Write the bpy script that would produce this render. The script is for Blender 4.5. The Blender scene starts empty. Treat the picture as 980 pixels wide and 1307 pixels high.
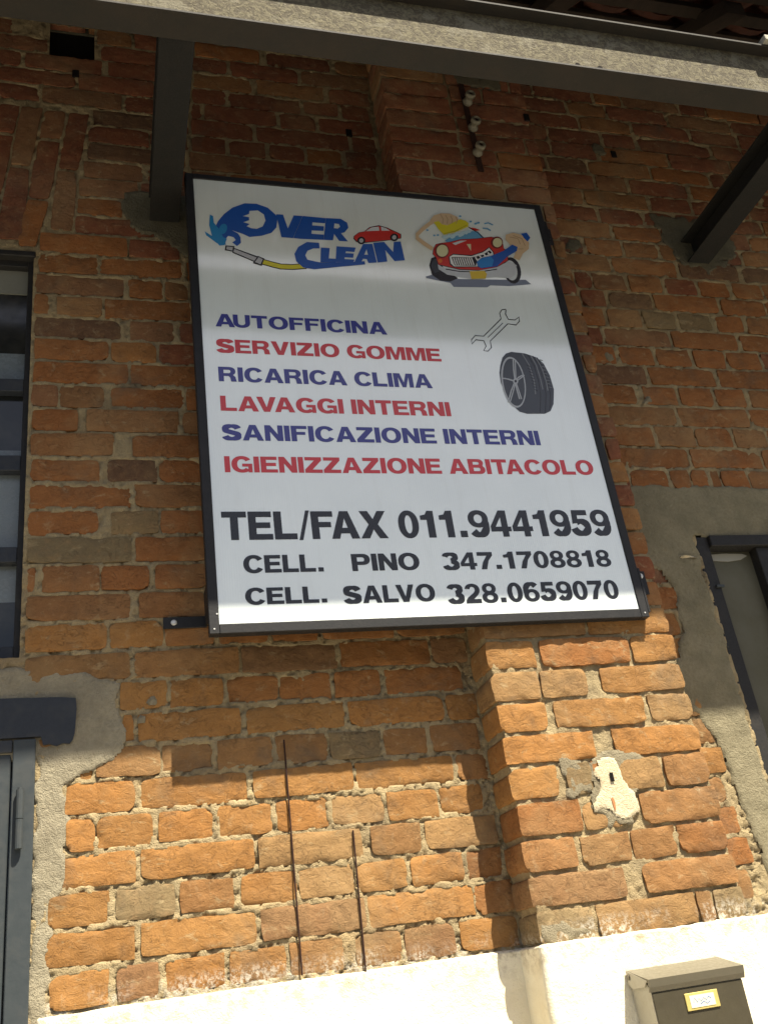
import bpy, math, random
import numpy as np
from mathutils import Vector, Matrix
from mathutils.geometry import tessellate_polygon

# ------------------------------------------------------------------ scene, camera, light
# metres; the wall face is the plane y = 0, z = 0 is the height of the camera, the ground is at z = -1.5
GROUND = -1.5
sc = bpy.context.scene
COL = sc.collection
CAM = Vector((0.0, -2.3323, 0.0))
cam_data = bpy.data.cameras.new('camera')
cam = bpy.data.objects.new('camera', cam_data)
COL.objects.link(cam)
CR = Vector((0.96054, -0.24586, -0.1301)); CU = Vector((0.0045, -0.45394, 0.89102)); CF = Vector((0.27812, 0.85645, 0.43492))
M = Matrix.Identity(4)
for i in range(3):
    M[i][0] = CR[i]; M[i][1] = CU[i]; M[i][2] = -CF[i]; M[i][3] = CAM[i]
cam.matrix_world = M
cam_data.sensor_fit = 'VERTICAL'; cam_data.sensor_height = 36.0
cam_data.lens = 36.0 * 0.93693
cam_data.clip_start = 0.05; cam_data.clip_end = 500
sc.camera = cam

SUN_TRAVEL = Vector((-0.6, 1.0, -2.12)).normalized()
world = bpy.data.worlds.new('World'); sc.world = world; world.use_nodes = True
wn = world.node_tree
sky = wn.nodes.new('ShaderNodeTexSky'); sky.sky_type = 'NISHITA'; sky.sun_disc = False
sky.sun_elevation = math.asin(-SUN_TRAVEL.z)
sky.sun_rotation = math.atan2(-SUN_TRAVEL.x, -SUN_TRAVEL.y)
sky.air_density = 1.0; sky.dust_density = 3.0
wn.nodes['Background'].inputs[1].default_value = 0.050
wn.links.new(sky.outputs[0], wn.nodes['Background'].inputs[0])
sd = bpy.data.lights.new('sun', 'SUN'); sd.energy = 5.0; sd.angle = math.radians(0.55); sd.color = (1.0, 0.92, 0.76)
so = bpy.data.objects.new('sun', sd); COL.objects.link(so)
so.rotation_euler = SUN_TRAVEL.to_track_quat('-Z', 'Y').to_euler()
so.location = (2, -4, 8)
sc.view_settings.view_transform = 'Standard'; sc.view_settings.look = 'None'
sc.view_settings.exposure = 1.40; sc.view_settings.gamma = 1.0
sc.cycles.max_bounces = 6

random.seed(7); rng = np.random.default_rng(7)

# ------------------------------------------------------------------ helpers
WP = {}                                            # world position of every parent (none is rotated)
def wpos(o): return WP.get(o.name, Vector((0, 0, 0)))
def put(o, origin, parent=None):
    COL.objects.link(o)
    origin = Vector(origin); WP[o.name] = origin
    if parent is not None:
        o.parent = parent; o.location = origin - wpos(parent)
    else: o.location = origin
    return o
def tag(o, label=None, cat=None, group=None, kind=None):
    if label: o['label'] = label
    if cat: o['category'] = cat
    if group: o['group'] = group
    if kind: o['kind'] = kind
    return o
def thing(name, origin, label, cat, group=None):
    return tag(put(bpy.data.objects.new(name, None), origin), label, cat, group)
def np_mesh(name, V, F, tint=None, smooth=False):
    """V (n,3) array, F (m,4) or (m,3) array"""
    me = bpy.data.meshes.new(name)
    V = np.asarray(V, np.float32); F = np.asarray(F, np.int32)
    k = F.shape[1]
    me.vertices.add(len(V)); me.vertices.foreach_set('co', V.ravel())
    me.loops.add(F.size); me.loops.foreach_set('vertex_index', F.ravel())
    me.polygons.add(len(F)); me.polygons.foreach_set('loop_start', np.arange(0, F.size, k, dtype=np.int32))
    me.polygons.foreach_set('loop_total', np.full(len(F), k, np.int32))
    if smooth: me.polygons.foreach_set('use_smooth', np.ones(len(F), bool))
    me.update(calc_edges=True)
    if tint is not None:
        a = me.color_attributes.new('tint', 'FLOAT_COLOR', 'POINT')
        a.data.foreach_set('color', np.asarray(tint, np.float32).ravel())
    return me
def solid(name, V, F, mat, parent=None, origin=None, smooth=False):
    """mesh object from world coordinates and mixed faces"""
    if origin is None: origin = Vector([sum(c) / len(V) for c in zip(*V)])
    origin = Vector(origin)
    me = bpy.data.meshes.new(name)
    me.from_pydata([tuple(Vector(v) - origin) for v in V], [], F)
    if smooth: me.polygons.foreach_set('use_smooth', [True] * len(me.polygons))
    me.materials.append(mat); me.update()
    return put(bpy.data.objects.new(name, me), origin, parent)
class MB:
    def __init__(s): s.V = []; s.F = []
    def add(s, V, F):
        n = len(s.V); s.V += [tuple(v) for v in V]; s.F += [tuple(i + n for i in f) for f in F]
    def box(s, x0, x1, y0, y1, z0, z1, b=0.0):
        """box, its edges chamfered by b"""
        if b <= 0:
            V = [(x, y, z) for x in (x0, x1) for y in (y0, y1) for z in (z0, z1)]
            s.add(V, [(0, 1, 3, 2), (4, 6, 7, 5), (0, 4, 5, 1), (2, 3, 7, 6), (0, 2, 6, 4), (1, 5, 7, 3)]); return
        import bmesh
        bm = bmesh.new(); bmesh.ops.create_cube(bm, size=1)
        for v in bm.verts:
            v.co = Vector(((x0 + x1) / 2 + v.co.x * (x1 - x0), (y0 + y1) / 2 + v.co.y * (y1 - y0), (z0 + z1) / 2 + v.co.z * (z1 - z0)))
        bmesh.ops.bevel(bm, geom=bm.edges[:], offset=b, segments=1, affect='EDGES')
        bm.verts.ensure_lookup_table()
        s.add([v.co for v in bm.verts], [[v.index for v in f.verts] for f in bm.faces]); bm.free()
    def cyl(s, a, b_, r, n=12, r2=None):
        a = Vector(a); b_ = Vector(b_); d = (b_ - a).normalized(); r2 = r if r2 is None else r2
        u = d.orthogonal().normalized(); v = d.cross(u)
        V = [a + (u * math.cos(t) + v * math.sin(t)) * r for t in [2 * math.pi * i / n for i in range(n)]]
        V += [b_ + (u * math.cos(t) + v * math.sin(t)) * r2 for t in [2 * math.pi * i / n for i in range(n)]]
        F = [(i, (i + 1) % n, n + (i + 1) % n, n + i) for i in range(n)] + [tuple(range(n))[::-1], tuple(range(n, 2 * n))]
        s.add(V, F)
    def lathe(s, c, axis, prof, n=20):
        axis = Vector(axis).normalized(); u = axis.orthogonal().normalized(); v = axis.cross(u); c = Vector(c)
        V = []; F = []
        for h, r in prof:
            for i in range(n):
                t = 2 * math.pi * i / n; V.append(c + axis * h + (u * math.cos(t) + v * math.sin(t)) * r)
        for j in range(len(prof) - 1):
            for i in range(n): F.append((j * n + i, j * n + (i + 1) % n, (j + 1) * n + (i + 1) % n, (j + 1) * n + i))
        F.append(tuple(range(n))[::-1]); F.append(tuple(range((len(prof) - 1) * n, len(prof) * n)))
        s.add(V, F)
    def prism_xz(s, poly, y0, y1):
        """outline in x, z with thickness from y0 (back) to y1 (front, smaller y)"""
        n = len(poly); tri = tessellate_polygon([[Vector((p[0], p[1], 0)) for p in poly]])
        V = [(x, y1, z) for x, z in poly] + [(x, y0, z) for x, z in poly]
        F = [tuple(t) for t in tri] + [tuple(i + n for i in t)[::-1] for t in tri] + [(i, (i + 1) % n, n + (i + 1) % n, n + i) for i in range(n)]
        s.add(V, F)
    def extrude_x(s, poly, x0, x1):
        """outline in y, z extruded along x"""
        n = len(poly); tri = tessellate_polygon([[Vector((p[0], p[1], 0)) for p in poly]])
        V = [(x0, y, z) for y, z in poly] + [(x1, y, z) for y, z in poly]
        s.add(V, [tuple(t) for t in tri] + [tuple(i + n for i in t)[::-1] for t in tri] + [(i, (i + 1) % n, n + (i + 1) % n, n + i) for i in range(n)])
    def extrude_y(s, poly, y0, y1):
        n = len(poly); tri = tessellate_polygon([[Vector((p[0], p[1], 0)) for p in poly]])
        V = [(x, y0, z) for x, z in poly] + [(x, y1, z) for x, z in poly]
        s.add(V, [tuple(t) for t in tri] + [tuple(i + n for i in t)[::-1] for t in tri] + [(i, (i + 1) % n, n + (i + 1) % n, n + i) for i in range(n)])
    def build(s, name, mat, parent=None, origin=None, smooth=False):
        o = solid(name, s.V, s.F, mat, parent, origin, smooth)
        import bmesh
        bm = bmesh.new(); bm.from_mesh(o.data); bmesh.ops.recalc_face_normals(bm, faces=bm.faces[:]); bm.to_mesh(o.data); bm.free()
        return o

# vectorised value noise in two dimensions
_P = rng.random((512, 512)).astype(np.float64)
def vn(x, z, seed=0):
    x = np.asarray(x, float) + seed * 17.31; z = np.asarray(z, float) + seed * 9.77
    xi = np.floor(x).astype(int); zi = np.floor(z).astype(int); fx = x - xi; fz = z - zi
    fx = fx * fx * (3 - 2 * fx); fz = fz * fz * (3 - 2 * fz)
    g = lambda a, b: _P[a & 511, b & 511]
    return (g(xi, zi) * (1 - fx) + g(xi + 1, zi) * fx) * (1 - fz) + (g(xi, zi + 1) * (1 - fx) + g(xi + 1, zi + 1) * fx) * fz
def fbm(x, z, f, oct=3, seed=0):
    s = 0; a = .5; t = 0
    for i in range(oct):
        s = s + a * vn(x * f, z * f, seed + i); t += a; a *= .5; f *= 2.1
    return s / t - .5
def sstep(t): t = np.clip(t, 0, 1); return t * t * (3 - 2 * t)
def sdf(x, z, poly):
    """signed distance to a polygon, positive inside"""
    P = np.array(poly); d = np.full(x.shape, 1e9); ins = np.zeros(x.shape, bool)
    for i in range(len(P)):
        a = P[i]; b = P[(i + 1) % len(P)]; e = b - a
        t = np.clip(((x - a[0]) * e[0] + (z - a[1]) * e[1]) / (e @ e + 1e-12), 0, 1)
        d = np.minimum(d, np.hypot(x - a[0] - t * e[0], z - a[1] - t * e[1]))
        c = ((a[1] > z) != (b[1] > z))
        with np.errstate(divide='ignore', invalid='ignore'):
            c &= x < (e[0]) * (z - a[1]) / (e[1] if abs(e[1]) > 1e-12 else 1e-12) + a[0]
        ins ^= c
    return np.where(ins, d, -d)

# ------------------------------------------------------------------ materials
class NT:
    def __init__(s, name):
        s.m = bpy.data.materials.new(name); s.m.use_nodes = True; s.t = s.m.node_tree; s.b = s.t.nodes['Principled BSDF']
        s.pos = None
    def n(s, typ, **kw):
        o = s.t.nodes.new(typ)
        for k, v in kw.items():
            if k.startswith('i_'):
                key = k[2:]; key = int(key) if key.isdigit() else key
                s.set(o, key, v)
            else: setattr(o, k, v)
        return o
    def set(s, node, key, v):
        i = node.inputs[key]
        if isinstance(v, bpy.types.NodeSocket): s.t.links.new(v, i)
        elif isinstance(v, tuple) and len(v) == 3 and i.type == 'RGBA': i.default_value = (*v, 1)
        else: i.default_value = v
    def P(s):
        if s.pos is None: s.pos = s.n('ShaderNodeNewGeometry').outputs['Position']
        return s.pos
    def noise(s, scale, detail=4, rough=.6, vec=None, dist=0.0):
        o = s.n('ShaderNodeTexNoise', i_Scale=scale, i_Detail=detail, i_Roughness=rough, i_Distortion=dist)
        s.set(o, 'Vector', vec if vec is not None else s.P()); return o.outputs['Fac']
    def scaled(s, sx, sy, sz):
        o = s.n('ShaderNodeVectorMath', operation='MULTIPLY'); s.set(o, 0, s.P()); o.inputs[1].default_value = (sx, sy, sz); return o.outputs[0]
    def ramp(s, fac, a, b_, lo=0.0, hi=1.0):
        o = s.n('ShaderNodeMapRange', i_Value=fac); o.inputs['From Min'].default_value = a; o.inputs['From Max'].default_value = b_
        o.inputs['To Min'].default_value = lo; o.inputs['To Max'].default_value = hi; return o.outputs[0]
    def math(s, op, a, b_=0.0):
        o = s.n('ShaderNodeMath', operation=op); s.set(o, 0, a); s.set(o, 1, b_); return o.outputs[0]
    def mix(s, fac, a, b_, mode='MIX'):
        o = s.n('ShaderNodeMix', data_type='RGBA', blend_type=mode)
        s.set(o, 0, fac); s.set(o, 6, a); s.set(o, 7, b_); return o.outputs[2]
    def bump(s, h, dist, strength=1.0, prev=None):
        o = s.n('ShaderNodeBump', i_Strength=strength, i_Distance=dist); s.set(o, 'Height', h)
        if prev is not None: s.set(o, 'Normal', prev)
        return o.outputs[0]
    def done(s, color=None, rough=.9, normal=None, metal=0.0, spec=None, **kw):
        if color is not None: s.set(s.b, 'Base Color', color)
        s.set(s.b, 'Roughness', rough); s.set(s.b, 'Metallic', metal)
        if spec is not None: s.set(s.b, 'Specular IOR Level', spec)
        if normal is not None: s.set(s.b, 'Normal', normal)
        for k, v in kw.items(): s.set(s.b, k, v)
        return s.m
def sep_z(t):
    o = t.n('ShaderNodeSeparateXYZ'); t.set(o, 0, t.P()); return o.outputs[2]

MORTAR = (0.42, 0.33, 0.185)
def stains(t, c):
    """dust, soot and damp that run across bricks and joints alike"""
    c = t.mix(t.ramp(t.noise(5.5, 5, .65, None, .5), .54, .72, 0, .55), c, (0.105, 0.085, 0.060))
    c = t.mix(t.ramp(t.noise(3.1, 5, .65, t.scaled(1, 1, .8), .4), .50, .68, 0, .42), c, (0.33, 0.22, 0.105))
    c = t.mix(t.ramp(t.noise(30, 5, .75, t.scaled(1, 1, .5)), .60, .74, 0, .35), c, (0.40, 0.33, 0.21))
    return c
def mat_brick():
    t = NT('brick')
    a = t.n('ShaderNodeAttribute', attribute_name='tint').outputs['Color']
    big = t.noise(14, 3, .6); mid = t.noise(45, 4, .65); fine = t.noise(260, 3, .7)
    c = t.mix(t.ramp(big, .35, .68, 0, .55), a, t.mix(1.0, a, (0.62, 0.60, 0.62), 'MULTIPLY'))
    c = t.mix(t.ramp(mid, .50, .72, 0, .55), c, t.mix(.55, a, (0.38, 0.215, 0.095)))
    c = t.mix(t.ramp(fine, .30, .75, 0, .45), c, t.mix(1.0, c, (0.55, 0.50, 0.48), 'MULTIPLY'))
    # smeared mortar and dust
    sm = t.noise(24, 5, .72, t.scaled(1, 1, 1.7), .6)
    c = t.mix(t.ramp(sm, .58, .70, 0, .50), c, MORTAR)
    c = stains(t, c)
    # lime splashes just above the white base
    z = sep_z(t); sp = t.noise(110, 4, .75, t.scaled(1, 1, .8))
    low = t.ramp(z, .030, .075, 1, 0)
    c = t.mix(t.math('MULTIPLY', t.math('MULTIPLY', low, t.ramp(sp, .46, .58, 0, .9)), t.ramp(t.noise(6, 2), .42, .58)), c, (0.66, 0.62, 0.52))
    ln = t.noise(17, 5, .62, t.scaled(1.3, 1, 1.6), 1.6)
    line = t.ramp(t.math('ABSOLUTE', t.math('SUBTRACT', ln, .5)), 0, .009, 1, 0)
    line = t.math('MULTIPLY', line, t.ramp(t.noise(9, 2), .46, .56))
    c = t.mix(t.math('MULTIPLY', line, .45), c, (0.10, 0.06, 0.035))
    pores = t.noise(420, 2, .6); cracks = t.noise(42, 6, .66, t.scaled(1, 1, 1.5), .7)
    n1 = t.bump(t.math('SUBTRACT', t.math('ADD', t.math('MULTIPLY', cracks, 1.0), t.math('MULTIPLY', pores, .22)), t.math('MULTIPLY', line, .3)), .0042, .85)
    return t.done(c, .93, n1, spec=.25)
def mat_mortar(name, base, dirt=(0.20, 0.16, 0.10), amt=.5, low_white=False):
    t = NT(name)
    a = t.noise(11, 4, .6); b_ = t.noise(120, 4, .7); d = t.noise(380, 2, .6)
    c = t.mix(t.ramp(a, .38, .70, 0, amt), base, dirt)
    c = t.mix(t.ramp(b_, .35, .70, 0, .45), c, t.mix(1.0, c, (0.60, 0.56, 0.50), 'MULTIPLY'))
    if name == 'mortar': c = stains(t, c)
    if low_white:
        z = sep_z(t); sp = t.noise(60, 3, .7)
        c = t.mix(t.math('MULTIPLY', t.ramp(z, .03, .07, 1, 0), t.ramp(sp, .42, .6, 0, .7)), c, (0.55, 0.52, 0.44))
    n1 = t.bump(t.math('ADD', b_, t.math('MULTIPLY', d, .6)), .006, .9)
    return t.done(c, .95, n1, spec=.2)
def mat_plaster():
    t = NT('white_plaster')
    a = t.noise(7, 4, .6); b_ = t.noise(70, 4, .7); sc_ = t.noise(38, 6, .8, None, 1.5)
    c = t.mix(t.ramp(a, .45, .75, 0, .45), (0.85, 0.79, 0.62), (0.66, 0.54, 0.33))
    c = t.mix(t.ramp(sc_, .62, .68, 0, .75), c, (0.40, 0.29, 0.14))
    z = sep_z(t); c = t.mix(t.math('MULTIPLY', t.ramp(z, -.05, .02, 0, 1), t.ramp(t.noise(40, 5, .75), .45, .62, 0, .7)), c, (0.36, 0.29, 0.18))
    n1 = t.bump(t.math('ADD', b_, t.math('MULTIPLY', t.noise(250, 2), .4)), .004, .7)
    return t.done(c, .9, n1, spec=.2)
def mat_paint(name, col, rough=.45, wear=(0.16, 0.12, 0.08), amt=.3, sc_=30, metal=0.0, bump=.0008, spec=.28):
    t = NT(name); a = t.noise(sc_, 5, .7); b_ = t.noise(sc_ * 8, 3, .6)
    c = t.mix(t.ramp(a, .50, .75, 0, amt), col, wear)
    return t.done(c, t.ramp(b_, .3, .7, rough * .8, min(1, rough * 1.25)), t.bump(b_, bump, .6), metal=metal, spec=spec)
def mat_flat(name, col, rough=.4, spec=.5):
    t = NT(name); b_ = t.noise(60, 3); c = t.mix(t.ramp(b_, .35, .7, 0, .25), col, tuple(v * .82 for v in col))
    return t.done(c, rough, spec=spec)
M_BRICK = mat_brick()
M_MORTAR = mat_mortar('mortar', MORTAR, low_white=True)
M_CEMENT = mat_mortar('grey_cement', (0.345, 0.305, 0.215), (0.20, 0.175, 0.125), .6)
M_RENDER = mat_mortar('cement_render', (0.29, 0.255, 0.165), (0.17, 0.15, 0.095), .7)
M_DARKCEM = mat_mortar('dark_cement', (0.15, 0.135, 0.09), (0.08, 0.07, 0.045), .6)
M_PIERCEM = mat_mortar('weathered_cement', (0.30, 0.26, 0.175), (0.19, 0.155, 0.10), .7)
M_CREAM = mat_mortar('filler_plaster', (0.74, 0.64, 0.44), (0.55, 0.42, 0.25), .4)
M_PLASTER = mat_plaster()
M_HOLE_SHADE = mat_flat('hole_shade', (0.012, 0.010, 0.009), .95, .1)  # near-black painted in place of the shade inside holes
def mat_steel():
    t = NT('old_painted_steel'); a = t.noise(9, 5, .7); b_ = t.noise(55, 5, .75, None, .8); d = t.noise(220, 3, .7)
    c = t.mix(t.ramp(a, .35, .7), (0.024, 0.0225, 0.0185), (0.034, 0.027, 0.020))
    c = t.mix(t.ramp(d, .5, .75, 0, .4), c, (0.045, 0.032, 0.022))
    return t.done(c, .75, t.bump(b_, .002, .6), spec=.3)
M_STEEL = mat_steel()
M_STRUT = mat_paint('dark_bracket_paint', (0.014, 0.0135, 0.012), .75, (0.03, 0.024, 0.018), .4, 30)
def mat_flaky():
    t = NT('flaking_steel_paint'); a = t.noise(9, 5, .75, t.scaled(1, 1, 1.5), .6); b_ = t.noise(48, 6, .85, None, .8); d = t.noise(150, 3, .75)
    c = t.mix(t.ramp(b_, .47, .55), (0.095, 0.08, 0.053), (0.18, 0.158, 0.098))
    c = t.mix(t.ramp(a, .54, .60, 0, .75), c, (0.21, 0.19, 0.135))
    c = t.mix(t.ramp(d, .54, .66, 0, .5), c, (0.07, 0.052, 0.035))
    return t.done(c, .85, t.bump(t.math('ADD', b_, d), .005, .8), spec=.2)
M_FLAKY = mat_flaky()
M_BLACK = mat_paint('black_powder_paint', (0.016, 0.016, 0.017), .5, (0.05, 0.045, 0.04), .25, 25)
M_BLUEPAINT = mat_paint('blue_grey_paint', (0.028, 0.033, 0.042), .6, (0.09, 0.085, 0.075), .35, 18, 0, .002)
M_DOOR = mat_paint('grey_door_paint', (0.042, 0.050, 0.054), .5, (0.08, 0.075, 0.065), .4, 8, 0, .0006)
M_FRAME = mat_paint('dark_window_paint', (0.020, 0.019, 0.018), .6, (0.05, 0.042, 0.03), .4, 20)
M_MAILBOX = mat_paint('bronze_mailbox_metal', (0.085, 0.073, 0.047), .38, (0.05, 0.042, 0.03), .4, 14, .35, .0004)
M_MAILLID = mat_paint('grey_mailbox_metal', (0.155, 0.138, 0.098), .40, (0.18, 0.15, 0.11), .4, 14, .3, .0004)
M_MAILSIDE = mat_paint('pale_mailbox_metal', (0.42, 0.39, 0.31), .45, (0.30, 0.25, 0.17), .4, 14, .1, .0004)
M_BRASS = mat_paint('brass_plate', (0.62, 0.50, 0.17), .35, (0.40, 0.30, 0.10), .4, 40, .3, .0003)
M_PAPER = mat_flat('name_card', (0.78, 0.72, 0.50), .7)
M_CERAMIC = mat_paint('porcelain', (0.16, 0.145, 0.105), .4, (0.07, 0.06, 0.04), .7, 60)
M_SCREW = mat_paint('zinc_screw', (0.62, 0.62, 0.60), .35, (0.4, 0.4, 0.38), .3, 60, .4)
M_RUST = mat_paint('rusty_iron', (0.030, 0.012, 0.008), .8, (0.06, 0.025, 0.012), .4, 60)
def mat_glass(name, col, rough, spec=.5, dirt=.35):
    t = NT(name); a = t.noise(9, 4, .6); b_ = t.noise(60, 4, .7)
    c = t.mix(t.ramp(a, .4, .7, 0, dirt), col, (0.16, 0.15, 0.115))
    return t.done(c, t.ramp(b_, .3, .7, rough * .6, rough * 1.5), spec=spec)
M_PANE_PALE = mat_glass('sky_tinted_pane', (0.16, 0.185, 0.19), .25, .45, .3)  # sky reflection painted into the pane colour
M_PANE_DARK = mat_glass('dark_pane', (0.018, 0.019, 0.018), .10, .5, .2)
M_PANE_DIRTY = mat_glass('dirty_pane', (0.105, 0.098, 0.066), .5, .15, .3)
M_PANEL_GREY = mat_paint('greyed_panel', (0.20, 0.20, 0.165), .6, (0.13, 0.12, 0.09), .4, 12)
def mat_tile():
    t = NT('clay_tile'); a = t.noise(12, 4, .6); b_ = t.noise(120, 3, .7)
    c = t.mix(t.ramp(a, .35, .7), (0.085, 0.032, 0.022), (0.055, 0.03, 0.022)); return t.done(c, .9, t.bump(b_, .003, .7), spec=.2)
M_TILE = mat_tile()
def mat_wood():
    t = NT('old_wood'); a = t.noise(14, 5, .7, t.scaled(1, .12, 1)); b_ = t.noise(160, 3, .7, t.scaled(1, .1, 1))
    c = t.mix(t.ramp(a, .35, .7), (0.035, 0.025, 0.018), (0.02, 0.015, 0.012)); return t.done(c, .9, t.bump(b_, .002, .7), spec=.2)
M_WOOD = mat_wood()
M_PALEWOOD = mat_paint('weathered_pale_wood', (0.42, 0.40, 0.33), .85, (0.25, 0.22, 0.16), .5, 30, 0, .002)

def mat_panel():
    """ribbed twin-wall plastic sheet: white, glossy, fine vertical flutes"""
    t = NT('white_twinwall_sheet')
    x = t.n('ShaderNodeSeparateXYZ'); t.set(x, 0, t.P())
    w = t.math('SINE', t.math('MULTIPLY', x.outputs[0], 2 * math.pi / .0062))
    n_ = t.noise(26, 2, .5, t.scaled(6, 1, .5))
    h = t.math('ADD', t.math('MULTIPLY', w, .5), t.math('MULTIPLY', n_, 1.2))
    a = t.noise(5, 3, .5)
    c = t.mix(t.ramp(a, .35, .7), (0.80, 0.86, 0.83), (0.74, 0.80, 0.775))
    t.set(t.b, 'Coat Weight', 1.0); t.set(t.b, 'Coat Roughness', .10); t.set(t.b, 'Coat IOR', 1.9)
    c = t.mix(t.ramp(t.noise(9, 5, .7, t.scaled(4, 1, .35)), .52, .75, 0, .22), c, (0.60, 0.62, 0.56))
    return t.done(c, .16, t.bump(h, .00022, .7), spec=.8)
M_PANEL = mat_panel()
INK = {'blue': (0.014, 0.085, 0.38), 'cyan': (0.02, 0.22, 0.50), 'ink': (0.012, 0.012, 0.015), 'yellow': (0.62, 0.55, 0.03), 'grey': (0.42, 0.43, 0.45),
       'red': (0.52, 0.03, 0.02), 'pale': (0.58, 0.62, 0.64), 'shade': (0.17, 0.20, 0.27), 'tyre': (0.035, 0.042, 0.052), 'sky': (0.12, 0.32, 0.52), 'sky2': (0.02, 0.20, 0.55),
       'darkred': (0.16, 0.02, 0.015), 'cream': (0.62, 0.60, 0.36), 'orange': (0.62, 0.16, 0.02), 'white': (0.72, 0.73, 0.73), 'chrome': (0.50, 0.53, 0.56), 'gold': (0.62, 0.44, 0.03),
       'skin': (0.60, 0.44, 0.27), 'tan': (0.36, 0.24, 0.13), 'darkyellow': (0.36, 0.32, 0.02), 'foam': (0.45, 0.62, 0.68), 'tread': (0.16, 0.17, 0.18), 'silver': (0.40, 0.42, 0.44),
       'navy': (0.040, 0.045, 0.24), 'textred': (0.58, 0.040, 0.050), 'textblack': (0.014, 0.014, 0.016)}
INKM = {}
def ink(n):
    if n not in INKM: INKM[n] = mat_flat('print_' + n, INK[n], .25, .5)
    return INKM[n]

# ------------------------------------------------------------------ measured data (metres)
ROWS_LEFT={
 -13:(3.0689,2.9909,"0.313,0.539, 0.562,0.797, 0.821,0.977,"),
 -12:(2.9909,2.9129,"-0.332,-0.184, -0.007,0.176, 0.299,0.416, 0.433,0.670, 0.687,0.937,"),
 -11:(2.9129,2.8349,"-0.329,-0.266, -0.249,-0.007, 0.016,0.174, 0.298,0.497, 0.519,0.760, 0.780,0.927,"),
 -10:(2.8349,2.7569,"-0.325,-0.092, -0.080,0.161, 0.292,0.402, 0.418,0.664, 0.681,0.803, 0.821,0.917,"),
 -9:(2.7569,2.6789,"-0.322,-0.203, -0.191,0.055, 0.068,0.170, 0.286,0.318, 0.331,0.573, 0.590,0.712, 0.729,0.921,"),
 -8:(2.6789,2.6009,"-0.035,0.155,d 0.283,0.486, 0.502,0.823, 0.840,0.926,"),
 -7:(2.6009,2.5229,"-0.047,0.140, 0.280,0.388, 0.404,0.523, 0.539,0.656, 0.672,0.791, 0.808,0.915,"),
 -6:(2.5229,2.4449,"-0.051,0.148,d 0.271,0.454, 0.470,0.716, 0.733,0.905,"),
 -5:(2.4449,2.3669,"-0.060,0.117, 0.137,0.260,"),
 -4:(2.3669,2.2889,"-0.074,0.099,"),
 -3:(2.2889,2.2109,"-0.080,0.050,r"),
 -2:(2.2109,2.1329,"-0.084,0.155,"),
 -1:(2.1329,2.0549,"-0.183,0.065,r 0.074,0.219,"),
 0:(2.0549,1.9769,"-0.186,-0.022,r -0.011,0.228,r"),
 1:(1.9769,1.8989,"-0.192,0.056,p 0.069,0.167,o 0.174,0.241,"),
 2:(1.8989,1.8209,"-0.193,-0.156,o -0.133,-0.009,t 0.002,0.245,o"),
 3:(1.8209,1.7429,"-0.191,0.047,d 0.072,0.192,p 0.212,0.286,"),
 4:(1.7429,1.6649,"-0.188,0.008,o 0.018,0.141, 0.152,0.282,"),
 5:(1.6649,1.5869,"-0.188,0.061, 0.071,0.278,r"),
 6:(1.5869,1.5089,"-0.192,-0.124,p -0.119,-0.004, 0.015,0.213,r 0.223,0.274,"),
 7:(1.5089,1.4309,"-0.190,-0.074,r -0.049,0.197, 0.210,0.270,"),
 8:(1.4309,1.3529,"-0.190,0.022,b 0.068,0.267,o"),
 9:(1.3529,1.2749,"-0.188,-0.018,r 0.006,0.132,d 0.141,0.263,r"),
 10:(1.2749,1.1969,"-0.190,0.061,o 0.076,0.259,b"),
 11:(1.1969,1.1189,"-0.189,-0.021,o 0.013,0.132,g 0.140,0.255,r"),
 12:(1.1189,1.0409,"-0.189,0.061,g 0.075,0.251,o"),
 13:(1.0409,0.9629,"-0.188,-0.168,o -0.153,-0.017,b -0.011,0.105,o 0.122,0.248,o"),
 14:(0.9629,0.8849,"-0.188,0.057,b 0.080,0.244,b"),
 15:(0.8849,0.8069,"-0.187,-0.000,o 0.009,0.134,o 0.143,0.260,r 0.274,0.398,r 0.410,0.528,r 0.543,0.733,r 0.747,0.935,r"),
 16:(0.8069,0.7289,"-0.185,0.055,b 0.069,0.318,b 0.330,0.572,p 0.584,0.825,r 0.836,0.930,p"),
 17:(0.7289,0.6509,"0.032,0.140,o 0.151,0.275,o 0.286,0.412,r 0.419,0.547,r 0.561,0.680,r 0.697,0.903,r"),
 18:(0.6509,0.5729,"0.036,0.060,o 0.072,0.314,o 0.331,0.577,o 0.589,0.839,o 0.852,0.933,"),
 19:(0.5729,0.4949,"-0.061,-0.030,o -0.024,0.119,b 0.126,0.243,b 0.255,0.385,b 0.397,0.522,b 0.532,0.657,g 0.671,0.782,b 0.796,0.923,b"),
 20:(0.4949,0.4169,"-0.091,0.059,o 0.075,0.321,o 0.336,0.579,o 0.589,0.840,o 0.853,0.932,"),
 21:(0.4169,0.3389,"-0.088,-0.029,o -0.021,0.097,o 0.115,0.234,o 0.248,0.373,o 0.386,0.507,o 0.519,0.646,t 0.658,0.784,o 0.796,0.905,o"),
 22:(0.3389,0.2609,"-0.116,0.058,o 0.073,0.325,o 0.337,0.581,t 0.608,0.731,b 0.745,0.926,t"),
 23:(0.2609,0.1829,"-0.123,0.002,o 0.018,0.144,g 0.156,0.273,b 0.292,0.417,o 0.426,0.554,t 0.564,0.683,o 0.695,0.827,o 0.837,0.927,"),
 24:(0.1829,0.1049,"-0.127,0.055,o 0.070,0.319,o 0.333,0.571,p 0.581,0.839,o 0.845,0.942,"),
 25:(0.1049,0.0269,"-0.116,-0.000,o 0.019,0.106,p 0.119,0.243,o 0.258,0.379,o 0.392,0.510,b 0.541,0.647,b 0.658,0.777,p 0.795,0.936,o"),
}
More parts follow.
